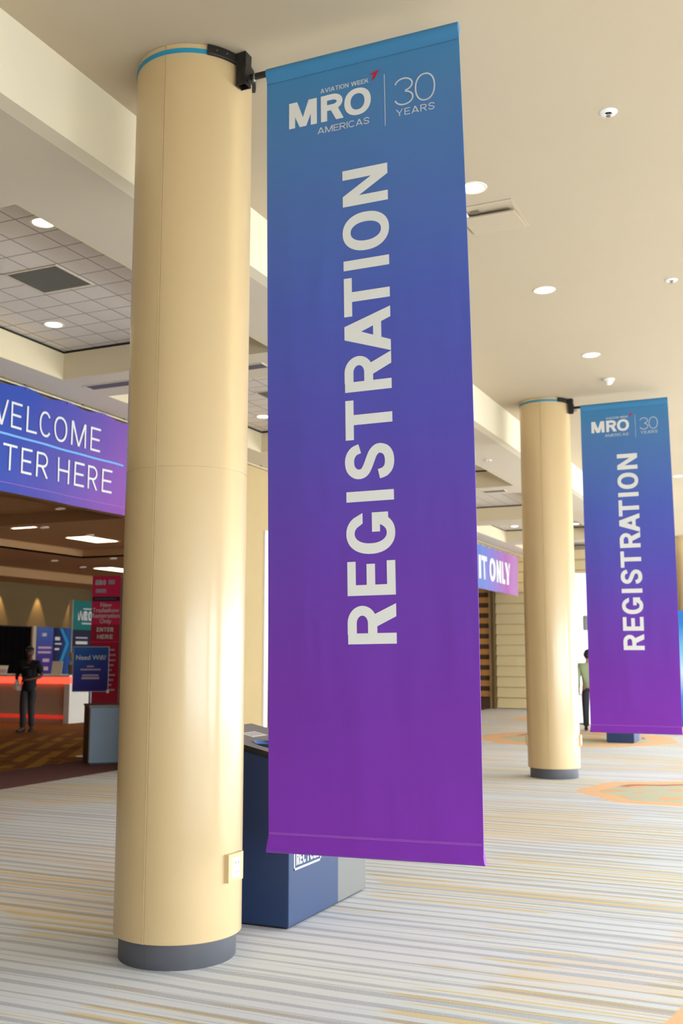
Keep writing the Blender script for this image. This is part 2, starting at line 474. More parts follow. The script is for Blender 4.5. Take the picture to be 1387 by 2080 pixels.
def glyph(ch, W, w, hw=None):
    """cap height 1, width W, vertical stroke w, horizontal stroke hw -> list of polygons"""
    hw = hw or w * 0.85
    R = lambda x0, y0, x1, y1: [[(x0, y0), (x1, y0), (x1, y1), (x0, y1)]]
    P = lambda *p: [list(p)]
    d = w * 1.08
    if ch == 'I': return R(0, 0, W, 1)
    if ch == 'T': return R(0, 1 - hw, W, 1) + R(W / 2 - w / 2, 0, W / 2 + w / 2, 1 - hw)
    if ch == 'L': return R(0, 0, w, 1) + R(w, 0, W, hw)
    if ch == 'E': return R(0, 0, w, 1) + R(w, 0, W, hw) + R(w, 1 - hw, W, 1) + R(w, 0.5 - hw * .45, W * 0.92, 0.5 + hw * .55)
    if ch == 'H': return R(0, 0, w, 1) + R(W - w, 0, W, 1) + R(w, 0.5 - hw / 2, W - w, 0.5 + hw / 2)
    if ch == 'N': return R(0, 0, w, 1) + R(W - w, 0, W, 1) + P((0, 1), (d, 1), (W, 0), (W - d, 0))
    if ch == 'M':
        return R(0, 0, w, 1) + R(W - w, 0, W, 1) + P((0, 1), (d * 1.25, 1), (W / 2 + d * .5, 0), (W / 2 - d * .5, 0)) + P((W, 1), (W - d * 1.25, 1), (W / 2 - d * .5, 0), (W / 2 + d * .5, 0))
    if ch == 'A':
        t = d * .62
        return P((0, 0), (d, 0), (W / 2 + t, 1), (W / 2 - t, 1)) + P((W, 0), (W - d, 0), (W / 2 - t, 1), (W / 2 + t, 1)) + R(W * .22, .2, W * .78, .2 + hw)
    if ch == 'V': return P((0, 1), (d, 1), (W / 2 + d * .55, 0), (W / 2 - d * .55, 0)) + P((W, 1), (W - d, 1), (W / 2 - d * .55, 0), (W / 2 + d * .55, 0))
    if ch == 'W':
        q = W / 4
        return P((0, 1), (d, 1), (q + d * .5, 0), (q - d * .5, 0)) + P((2 * q - d * .5, 1), (2 * q + d * .5, 1), (q + d * .5, 0), (q - d * .5, 0)) + \
            P((2 * q - d * .5, 1), (2 * q + d * .5, 1), (3 * q + d * .5, 0), (3 * q - d * .5, 0)) + P((W, 1), (W - d, 1), (3 * q - d * .5, 0), (3 * q + d * .5, 0))
    if ch == 'Y': return R(W / 2 - w / 2, 0, W / 2 + w / 2, .45) + P((0, 1), (d, 1), (W / 2 + w / 2, .4), (W / 2 - w / 2, .4)) + P((W, 1), (W - d, 1), (W / 2 - w / 2, .4), (W / 2 + w / 2, .4))
    if ch == 'K': return R(0, 0, w, 1) + P((w, .36), (w, .36 + d * 1.2), (W - d, 1), (W, 1)) + P((W * .3, .58), (W * .55, .72), (W, 0), (W - d * 1.1, 0))
    if ch == 'O' or ch == '0':
        ov = 0.012 if ch == 'O' else 0
        o = sup(W / 2, .5, W / 2, .5 + ov, 0, 360, 48, .92); i_ = sup(W / 2, .5, W / 2 - w, .5 + ov - hw, 0, 360, 48, .92)
        return [[o[k], o[k + 1], i_[k + 1], i_[k]] for k in range(48)]
    if ch == 'C': return stroke(sup(W / 2, .5, W / 2 - w / 2, .5 - hw / 2 + .012, 38, 322, 34, .92), (w + hw) / 2)
    if ch == 'G':
        o = sup(W / 2, .5, W / 2, .512, 33, 330, 40, .92); i_ = sup(W / 2, .5, W / 2 - w, .512 - hw, 33, 330, 40, .92)
        g = [[o[k], o[k + 1], i_[k + 1], i_[k]] for k in range(40)]
        g[0] = [o[0], o[1], i_[1], (W - w, i_[0][1] + .0)]
        return [[(W - w * 1.0, .665), (W, .665), o[1], i_[1]]] + g[1:] + R(W - w, .13, W, .47) + R(W * .53, .47 - hw * .95, W, .47) + P(o[38], o[40], (W, .13), (W - w, .2), i_[38])
    if ch == 'S':
        pts = [(W * .93, .72), (W * .86, .85), (W * .70, .935), (W * .5, .96), (W * .28, .93), (W * .13, .83), (W * .10, .71), (W * .17, .61), (W * .34, .54),
               (W * .55, .48), (W * .75, .42), (W * .88, .33), (W * .90, .24), (W * .84, .13), (W * .70, .06), (W * .5, .035), (W * .28, .06), (W * .13, .15), (W * .07, .285)]
        # rescale the centre line so that the stroke stays inside the letter box
        pts = [(w / 2 + (x / W - .07) / .86 * (W - w), hw / 2 - .012 + (y - .035) / .925 * (1 - hw + .024)) for x, y in pts]
        fine = []
        for k in range(len(pts) - 1):
            p0 = Vector(pts[max(k - 1, 0)]); p1 = Vector(pts[k]); p2 = Vector(pts[k + 1]); p3 = Vector(pts[min(k + 2, len(pts) - 1)])
            for t in (0, .34, .67):
                fine.append(0.5 * ((2 * p1) + (p2 - p0) * t + (2 * p0 - 5 * p1 + 4 * p2 - p3) * t * t + (3 * p1 - p0 - 3 * p2 + p3) * t ** 3))
        fine.append(Vector(pts[-1]))
        return stroke(fine, (w * .55 + hw * .45))
    if ch == 'R':
        b0 = .40
        bowl = [(w * .9, 1 - hw / 2), (W * .52, 1 - hw / 2)] + arc(W * .52, (1 + b0) / 2, W * .97 - w / 2 - W * .52, (1 - b0) / 2 - hw / 2, 88, -88, 18) + [(W * .52, b0 + hw / 2), (w * .9, b0 + hw / 2)]
        return R(0, 0, w, 1) + stroke(bowl, (w + hw) / 2 if w < .1 else (w * .45 + hw * .55)) + P((W * .40, b0 + hw * .3), (W * .40 + d * 1.05, b0 + hw * .6), (W, 0), (W - d * 1.12, 0))
    if ch == '3':
        a = arc(W * .48, .75, W * .5 - w / 2, .25 - hw / 2, 170, -82, 26)
        b_ = arc(W * .48, .26, W * .52 - w / 2, .26 - hw / 2, 82, -170, 26)
        return stroke(a, w) + stroke(b_, w)
    return []
def letters(items, h, w, hw=None):
    """items: (char, start, width) in metres along the reading line; h = cap height"""
    polys = []
    for ch, s0, wd in items:
        for pg in glyph(ch, wd / h, w / h, (hw / h) if hw else None):
            polys.append([(s0 + p[0] * h, p[1] * h) for p in pg])
    return polys
WIDTHS = {'I': .20, 'T': .72, 'L': .62, 'E': .66, 'H': .76, 'N': .78, 'M': .95, 'A': .86, 'V': .84, 'W': 1.2, 'Y': .82, 'K': .78, 'O': .84, '0': .66, 'C': .80, 'G': .84, 'S': .72, 'R': .76, '3': .62, ' ': .32}
def word(text, x0, x1, h, w, gap=0.12):
    """fit a word between x0 and x1"""
    tot = sum(WIDTHS[c] if c != 'I' else w / h for c in text) + gap * (len(text) - 1)
    k = (x1 - x0) / (tot * h); x = x0; it = []
    for c in text:
        wd = (WIDTHS[c] if c != 'I' else w / h / k) * h * k
        if c != ' ': it.append((c, x, wd))
        x += wd + gap * h * k
    return letters(it, h, w)
def flat(polys, fn, name, mat, parent, thick=0.0008):
    mb = MB()
    for pg in polys:
        vs = [fn(*p) for p in pg]
        mb.add(vs, [tuple(range(len(vs)))])
    me = bpy.data.meshes.new(name)
    me.from_pydata(mb.v, [], mb.f); me.materials.append(mat); me.update()
    o = bpy.data.objects.new(name, me); COL.objects.link(o); o.parent = parent
    return o
def small_text(s, size, fn, name, mat, parent, bold=0.0, align='CENTER'):
    cu = bpy.data.curves.new(name, 'FONT'); cu.body = s; cu.size = size; cu.align_x = align; cu.offset = bold
    tmp = bpy.data.objects.new(name + '_src', cu); COL.objects.link(tmp)
    bpy.context.view_layer.update()
    me = bpy.data.meshes.new_from_object(tmp.evaluated_get(bpy.context.evaluated_depsgraph_get()))
    bpy.data.objects.remove(tmp); bpy.data.curves.remove(cu)
    for v in me.vertices: v.co = Vector(fn(v.co.x, v.co.y))
    me.materials.clear(); me.materials.append(mat)
    me.name = name
    o = bpy.data.objects.new(name, me); COL.objects.link(o); o.parent = parent
    return o
def bars(rows, fn, name, mat, parent):
    """lines of print too small to read in the photograph"""
    return flat([[(x0, z0), (x1, z0), (x1, z1), (x0, z1)] for x0, x1, z0, z1 in rows], fn, name, mat, parent)

# ================================================================== STRUCTURE
H = 5.089; ZS = 4.613; ZT = 4.94; XB = -3.834; XO = -8.05
YN, YF = -6.0, 46.0
struct(MB().box(-9.0, WIN_X, YN, YF, -0.1, 0.0).build('floor', M['carpet']))
fb = struct(MB().box(-10.35, -9.0, YN, YF, -0.1, 0.0).build('floor', M['borderband']))
struct(MB().box(-30, -10.35, YN, YF, -0.1, 0.0).build('floor', M['hallcarpet']))
struct(MB().box(XB, WIN_X + 0.3, YN, YF, H, H + 0.12).build('ceiling', M['ceiling']))
struct(MB().box(XB - 0.12, XB, YN, YF, ZS + 0.0, H + 0.1).build('wall_bulkhead', M['bulkhead']))
# lower soffit with tile coffers
XL, XR = -7.38, -4.735
ends = [8.9 + 4.56 * k for k in range(-3, 8)]
mb = MB()
mb.box(XO - 0.2, XL - .02, YN, YF, ZS, ZS + 0.06); mb.box(XR + .02, XB - 0.12, YN, YF, ZS, ZS + 0.06)
prev = YN
for e in ends:
    s0 = e - 3.74
    if s0 > prev: mb.box(XL - .02, XR + .02, prev, s0 - .02, ZS, ZS + 0.06)
    prev = e + .02
mb.box(XL - .02, XR + .02, prev, YF, ZS, ZS + 0.06)
struct(mb.build('ceiling_soffit', M['soffit']))
mb = MB(); rv = MB()
for e in ends:
    s0 = e - 3.74
    t = 0.04; zt = ZT - 0.032
    mb.box(XL - t, XL, s0 - t, e + t, ZS + 0.0005, zt); mb.box(XR, XR + t, s0 - t, e + t, ZS + 0.0005, zt)
    mb.box(XL, XR, s0 - t, s0, ZS + 0.0005, zt); mb.box(XL, XR, e, e + t, ZS + 0.0005, zt)
    rv.box(XL - t, XL - .02, s0 - t, e + t, zt, ZT); rv.box(XR + .02, XR + t, s0 - t, e + t, zt, ZT)
    rv.box(XL, XR, s0 - t, s0 - .02, zt, ZT); rv.box(XL, XR, e + .02, e + t, zt, ZT)
struct(mb.build('ceiling_coffer_sides', M['coffer']))
struct(rv.build('trim_1', M['reveal']))
struct(MB().box(XO, XB - 0.12, YN, YF, ZT, ZT + 0.06).build('ceiling_tiles', M['tile']))
# header and pilaster of the inner openings
mb = MB()
mb.box(XO - 0.3, XO - 0.02, YN, YF, 3.62, ZS + 0.5)
mb.box(XO - 0.3, XO - 0.02, 12.4, 14.95, 0, 3.62)
struct(mb.build('wall_left', M['wallgold']))
struct(MB().box(XO - 0.02, XO + 0.012, 14.83, 14.95, 0, 3.62).build('trim_2', M['brightwhite']))
# siding clad end wall
mb = MB()
for k in range(15):
    z0 = k * 0.315
    mb.add([(-8.80, 31.0, z0 + .03), (-5.4, 31.0, z0 + .03), (-5.4, 31.06, z0 + .315), (-8.80, 31.06, z0 + .315), (-8.80, 31.2, z0 + .03), (-5.4, 31.2, z0 + .03), (-5.4, 31.2, z0 + .315), (-8.80, 31.2, z0 + .315)],
           [(0, 1, 2, 3), (4, 7, 6, 5), (0, 4, 5, 1), (3, 2, 6, 7), (0, 3, 7, 4), (1, 5, 6, 2)])
mb.box(-8.80, -5.4, 31.12, 31.2, 0, 4.725)
struct(mb.build('wall_siding', M['wallsiding']))
# daylight side
mb = MB()
mb.box(WIN_X, WIN_X + 0.3, YN, YF, 0, 0.3); mb.box(WIN_X, WIN_X + 0.3, YN, YF, 3.2, H)
prev = YN
for y0, y1 in WIN_BAYS:
    mb.box(WIN_X, WIN_X + 0.3, prev, y0, 0.3, 3.2); prev = y1
mb.box(WIN_X, WIN_X + 0.3, prev, YF, 0.3, 3.2)
struct(mb.build('wall_right', M['wallbeige']))
for i, (y0, y1) in enumerate(WIN_BAYS):
    w = MB(); n = 3; ww = (y1 - y0) / n
    for k in range(n + 1): w.box(WIN_X + .06, WIN_X + .16, max(y0, y0 + k * ww - .04), min(y1, y0 + k * ww + .04), .3, 3.2)
    for z in (.3, 1.5, 3.12): w.box(WIN_X + .06, WIN_X + .16, y0, y1, z, z + .08)
    wo = struct(w.build('window_%d' % (i + 1), M['mullion']))
    MB().box(WIN_X + .10, WIN_X + .11, y0, y1, .3, 3.2).build('pane', M['glass'], wo)
struct(MB().box(XB, WIN_X, YN - 0.2, YN, 0, .3).box(XB, WIN_X, YN - .2, YN, 4.2, H).box(XB, -3.1 - 2, YN - .2, YN, .3, 4.2).box(3.1, WIN_X, YN - .2, YN, .3, 4.2).build('wall_back', M['wallbeige']))
w = MB()
for k in range(5): w.box(-3.8 + k * 1.725 - .04, -3.8 + k * 1.725 + .04, YN - .14, YN - .04, .3, 4.2)
wo = struct(w.box(XB, 3.1, YN - .14, YN - .04, .3, .38).box(XB, 3.1, YN - .14, YN - .04, 4.12, 4.2).build('window_6', M['mullion']))
MB().box(XB, 3.1, YN - .1, YN - .09, .38, 4.12).build('pane', M['glass'], wo)
struct(MB().box(-9.0, WIN_X + .3, YF, YF + .2, 0, H).build('wall_far', M['wallbeige']))
# registration hall shell
HC = 4.48
mb = MB()
cx0, cx1, cy0, cy1 = -19.8, -13.2, 14.5, 25.06
mb.box(-30, cx0, YN, YF, HC, HC + .05); mb.box(cx1, XO - .3, YN, YF, HC, HC + .05)
mb.box(cx0, cx1, YN, cy0, HC, HC + .05); mb.box(cx0, cx1, cy1, YF, HC, HC + .05)
mb.box(cx0 - .05, cx0, cy0, cy1, HC, HC + .24); mb.box(cx1, cx1 + .05, cy0, cy1, HC, HC + .24)
mb.box(cx0, cx1, cy0 - .05, cy0, HC, HC + .24); mb.box(cx0, cx1, cy1, cy1 + .05, HC, HC + .24)
mb.box(cx0 - .05, cx1 + .05, cy0 - .05, cy1 + .05, HC + .24, HC + .3)
mb.box(-26.0, -24.0, YN, YF, 4.18, HC)
mb.box(-19.8, -13.2, 18.0, 18.4, HC, HC + .24)
struct(mb.build('ceiling_hall', M['brownceil']))
struct(MB().box(-26.3, -26.0, YN, YF, 0, HC).build('wall_hall', M['brownwall']))
struct(MB().box(-26.0, XO - .3, YF, YF + .2, 0, HC).box(-26.0, XO - .3, YN - .2, YN, 0, HC).build('wall_hall', M['brownwall']))

# ================================================================== COLUMNS
RC = 0.344
def make_column(label, loc, grp):
    t = thing('round_column', label, 'column', loc, group=grp)
    # shaft: panel seam at -87 deg, thin cover lip beside it, joint groove at z = 2.62
    n = 160
    def ring(z, dr):
        r = []
        for i in range(n):
            a = 2 * PI * i / n
            r.append((a, RC + dr, z))
        return r
    angs = [2 * PI * i / n for i in range(n)]
    sa = math.radians(273.0)
    extra = []
    for da, dr in ((-1.95, 0), (-1.9, .0022), (-0.5, .0022), (-0.42, -.004), (0.05, -.004), (0.12, 0)):
        extra.append((sa + math.radians(da), dr))
    prof = [(a, 0.0) for a in angs if not (sa + math.radians(-2.3) < a < sa + math.radians(.5))] + extra
    prof.sort()
    zs = [(.13, -.004), (.134, 0), (2.617, 0), (2.6175, -.0025), (2.6205, -.0025), (2.621, 0), (H - .002, 0)]
    mb = MB(); k = len(prof); vs = []; fs = []
    for z, dz in zs:
        for a, dr in prof: vs.append(((RC + dr + dz) * math.cos(a), (RC + dr + dz) * math.sin(a), z))
    for j in range(len(zs) - 1):
        for i in range(k): fs.append((j * k + i, j * k + (i + 1) % k, (j + 1) * k + (i + 1) % k, (j + 1) * k + i))
    fs.append(tuple(reversed(range(k)))); fs.append(tuple((len(zs) - 1) * k + i for i in range(k)))
    mb.add(vs, fs).build('shaft', M['column'], t, smooth=30)
    kb = MB().lathe([(.312, 0), (.315, .004), (.315, .131)], 96)
    kb.box(-.314 * math.cos(math.radians(93)) - .0015, -.314 * math.cos(math.radians(93)) + .0015, -.3165, -.30, .002, .13)
    kb.build('kick_base', M['kick'], t, smooth=40, label='charcoal recessed kick base')
    return t
cols = []
COLY = [5.004 + 9.055 * k for k in range(4)]
CL = ['large cream round column in the foreground left of the near banner',
      'cream round column in the middle distance beside the far hanging banner',
      'cream round column standing mostly hidden behind the far hanging banner',
      'cream round column cut off by the right edge, beyond the far banner']
for y, l in zip(COLY, CL): cols.append(make_column(l, (-3.228, y, 0), 'row of cream columns'))

# outlets
def make_outlet(label, cx, cy, ang, grp):
    t = thing('power_outlet', label, 'outlet', (cx + (RC) * math.cos(ang), cy + RC * math.sin(ang), .484), (0, 0, ang), grp)
    MB().box(-.03, .020, -.074, .074, -.0725, .0725).build('cover_plate', M['plate'], t, bevel=.003)
    r = MB()
    prof = []
    for i in range(9):
        u = -1 + i / 4
        prof.append((u * .040, .0205 + .006 * (1 - u * u)))
    vs = []; fs = []
    for z in (-.052, .052):
        vs += [(px, py, z) for py, px in prof]
    nn = len(prof)
    fs = [(i, i + 1, nn + i + 1, nn + i) for i in range(nn - 1)] + [tuple(range(nn)), tuple(reversed(range(nn, 2 * nn)))]
    ro = r.add(vs, fs).build('receptacle', M['ivory'], t, smooth=50, label='white duplex receptacle')
    for zc in (-.024, .024):
        s = MB()
        for yy in (-.013, .013): s.box(.0255, .0268, yy - .0022, yy + .0022, zc - .007, zc + .007)
        s.tube((.0255, 0, zc - .014), (.0268, 0, zc - .014), .003, 8)
        s.build('socket_slots', M['slot'], ro)
    return t
make_outlet('white power outlet on a cream plate low on the foreground column', -3.228, 5.004, math.radians(-1.5), 'column outlets')
make_outlet('white power outlet on the right side of the mid-distance column', -3.228, 14.059, math.radians(8), 'column outlets')
make_outlet('beige outlet box on the left side of the mid-distance column', -3.228, 14.059, math.radians(196), 'column outlets')

# brackets with strap
def make_bracket(label, loc, tilt, ya, dz, px):
    t = thing('banner_bracket', label, 'bracket', loc, group='banner brackets')
    MB().ringseg(RC, RC + .004, 5.030, 5.057, math.radians(-46), math.radians(-322), n=72).build('strap', M['strap'], t, smooth=30, label='blue tension strap')
    MB().ringseg(RC + .001, RC + .024, 5.026, 5.082, math.radians(-46.5), math.radians(38), n=30).build('curved_plate', M['blackmetal'], t, smooth=30, bevel=.003)
    # hollow square post
    x0, x1, yc, w = .350, .412, -.0775, .032
    p = MB(); th = .005
    p.box(x0, x1, yc - w, yc - w + th, 4.885, 5.086); p.box(x0, x1, yc + w - th, yc + w, 4.885, 5.086)
    p.box(x0, x0 + th, yc - w, yc + w, 4.885, 5.086); p.box(x1 - th, x1, yc - w, yc + w, 4.885, 5.086)
    p.build('post', M['blackmetal'], t, bevel=.002)
    f = MB().tube((x1, yc, 4.955), (x1 + .012, yc, 4.955), .055, 28)
    f.build('flange', M['blackmetal'], t, smooth=40)
    a = MB()
    dx, dzz = math.cos(ya) * math.cos(tilt), math.sin(tilt)
    # the pole lies in the banner sleeve: same pivot and tilt as the banner
    PV = lambda x: (px + x * dx, yc + x * math.sin(ya), dz - .024 + x * dzz)
    a.tube(PV(.39), PV(1.652), .0185, 18)
    a.build('arm_pole', M['blackmetal'], t, smooth=40)
    s = MB().tube((.452, yc, 4.952), (.452, yc, 4.915), .006, 10).sphere((.452, yc, 4.912), .011, 10)
    for q in range(5): s.tube((.452, yc - .010, 4.93 - q * .003), (.452, yc + .010, 4.93 - q * .003), .0016, 6)
    s.build('thumb_screw', M['steel'], t, smooth=40)
    for ang in (-38, -28, -15): MB().tube(((RC + .023) * math.cos(math.radians(ang)), (RC + .023) * math.sin(math.radians(ang)), 5.054), ((RC + .028) * math.cos(math.radians(ang)), (RC + .028) * math.sin(math.radians(ang)), 5.054), .004, 8).build('rivet', M['steel'], t)
    return t
make_bracket('black steel bracket strapped round the top of the foreground column', (-3.228, 5.004, 0), .0132, .0342, 4.960, .016)
make_bracket('black steel bracket strapped round the top of the mid-distance column', (-3.228, 14.059, 0), 0.0, 0.0, 4.985, 0.0)

# ================================================================== HANGING BANNERS
BX0, BX1, BZ = .512, 1.659, -4.384
def wav(x, z):
    k = min(1.0, max(0.0, -z - .12) / .5) * min(1.0, max(0.0, z - BZ - .12) / .5)
    return k * (.0030 * math.sin(5.2 * x + .6) + .0022 * math.sin(9 * x + 1.1 * z))
def front(x, z):
    # distance of the front face towards the viewer
    d = .0022
    if z > -.10: d = max(d, .0225 * math.sqrt(max(0, 1 - ((z + .024) / .024) ** 2)) if z > -.024 else .0022 + .0203 * (.5 + .5 * math.cos(PI * (-z - .024) / .076)))
    u = z - BZ
    if u < .10: d = max(d, .020 * math.sqrt(max(0, 1 - ((u - .022) / .022) ** 2)) if u < .022 else .0022 + .0178 * (.5 + .5 * math.cos(PI * (u - .022) / .078)))
    return d
def make_banner(label, loc, rot):
    t = thing('hanging_banner', label, 'banner', loc, rot, 'registration banners on the columns')
    zs = [0, -.003, -.008, -.016, -.024, -.036, -.05, -.065, -.082, -.10] + [-.10 - (4.384 - .20) * i / 46 for i in range(1, 46)] + [BZ + .10, BZ + .085, BZ + .065, BZ + .045, BZ + .03, BZ + .022, BZ + .012, BZ + .005, BZ + .001, BZ]
    nx = 28
    vs = []; fs = []
    for sgn in (-1, 1):
        for z in zs:
            fl = .010 * max(0, 1 - (z - BZ) / .09) ** 2
            for i in range(nx + 1):
                u = i / nx
                x = BX0 - fl + (BX1 + .017 * math.sin(PI * min(1, -z / 4.384)) - BX0 + 2 * fl) * u
                vs.append((x, wav(x, z) + sgn * front(x, z), z))
    r = nx + 1; S = len(zs) * r
    for j in range(len(zs) - 1):
        for i in range(nx):
            fs.append((j * r + i, j * r + i + 1, (j + 1) * r + i + 1, (j + 1) * r + i))
            fs.append((S + j * r + i, S + (j + 1) * r + i, S + (j + 1) * r + i + 1, S + j * r + i + 1))
        fs.append((j * r, (j + 1) * r, S + (j + 1) * r, S + j * r))
        fs.append((j * r + nx, S + j * r + nx, S + (j + 1) * r + nx, (j + 1) * r + nx))
    jl = (len(zs) - 1) * r
    for i in range(nx):
        fs.append((i, S + i, S + i + 1, i + 1)); fs.append((jl + i, jl + i + 1, S + jl + i + 1, S + jl + i))
    MB().add(vs, fs).build('fabric', M['banner'], t, smooth=60, label='blue to violet printed fabric')
    F = lambda x, z: (x, wav(x, z) - front(x, z) - .0022, z)
    # headline, read upwards: u runs along +z, cap tops point to -x
    def up(u, v): return F(1.2393 - v, u)
    hl = [('R', -3.3175, .2055), ('E', -3.068, .178), ('G', -2.8525, .217), ('I', -2.575, .0552), ('S', -2.4606, .1973), ('T', -2.2412, .2161), ('R', -1.980, .2045),
          ('A', -1.774, .2460), ('T', -1.559, .2172), ('I', -1.298, .0552), ('O', -1.1955, .219), ('N', -.931, .211)]
    flat(letters(hl, .2635, .0552, .0465), up, 'headline_lettering', M['print'], t)['label'] = 'white upright REGISTRATION lettering'
    lg = letters([('M', .6538, .172), ('R', .851, .137), ('O', .993, .158)], .1555, .0375, .032)
    flat(lg, lambda x, z: F(x, z - .4035), 'logo_lettering', M['print'], t)['label'] = 'bold white MRO logo letters'
    flat(word('AVIATION WEEK', .849, 1.140, .0265, .0050, .10), lambda x, z: F(x, z - .2290), 'logo_top_line', M['printsilver'], t)
    flat(word('AMERICAS', .829, 1.142, .0378, .0056, .10), lambda x, z: F(x, z - .4702), 'logo_bottom_line', M['printsilver'], t)
    flat([[(1.2030, -.1640), (1.1415, -.1835), (1.1690, -.1885)], [(1.2030, -.1640), (1.1690, -.1885), (1.1545, -.2290), (1.1790, -.2070)]], F, 'logo_arrow', M['printred'], t)['label'] = 'red arrowhead of the logo'
    flat([[(1.2305, -.5065), (1.2345, -.5065), (1.2345, -.2030), (1.2305, -.2030)]], F, 'divider_line', M['printsilver'], t)
    flat(letters([('3', 1.292, .106), ('0', 1.406, .1155)], .160, .0085, .0080), lambda x, z: F(x, z - .4085), 'anniversary_numerals', M['printsilver'], t)['label'] = 'thin silver 30 numerals'
    flat(word('YEARS', 1.296, 1.515, .0395, .0055, .16), lambda x, z: F(x, z - .4670), 'anniversary_word', M['printsilver'], t)
    st = []
    for z in (-4.283, -4.2895): st.append([(BX0 + .004 + 0, z), (BX1 - .004, z), (BX1 - .004, z + .0016), (BX0 + .004, z + .0016)])
    flat([[(a[0][0] + (a[1][0] - a[0][0]) * i / 20, a[0][1]), (a[0][0] + (a[1][0] - a[0][0]) * (i + 1) / 20, a[0][1]), (a[0][0] + (a[1][0] - a[0][0]) * (i + 1) / 20, a[2][1]), (a[0][0] + (a[1][0] - a[0][0]) * i / 20, a[2][1])] for a in st for i in range(20)], F, 'hem_stitching', M['stitch'], t)
    flat([[(BX0 + .004, -.0995), (BX1 - .004, -.0995), (BX1 - .004, -.0975), (BX0 + .004, -.0975)]], F, 'sleeve_seam', M['stitchblue'], t)
    return t
ban = make_banner('tall near REGISTRATION banner, blue to purple, filling the centre', (-3.212, 4.9266, 4.960), (0, -.0132, .0342))
ban2 = copy_tree(ban)
ban2.location = (-3.228, 13.981, 4.985); ban2.rotation_euler = (0, 0, 0)
ban2['label'] = 'smaller far REGISTRATION banner hanging beside the mid-distance column'

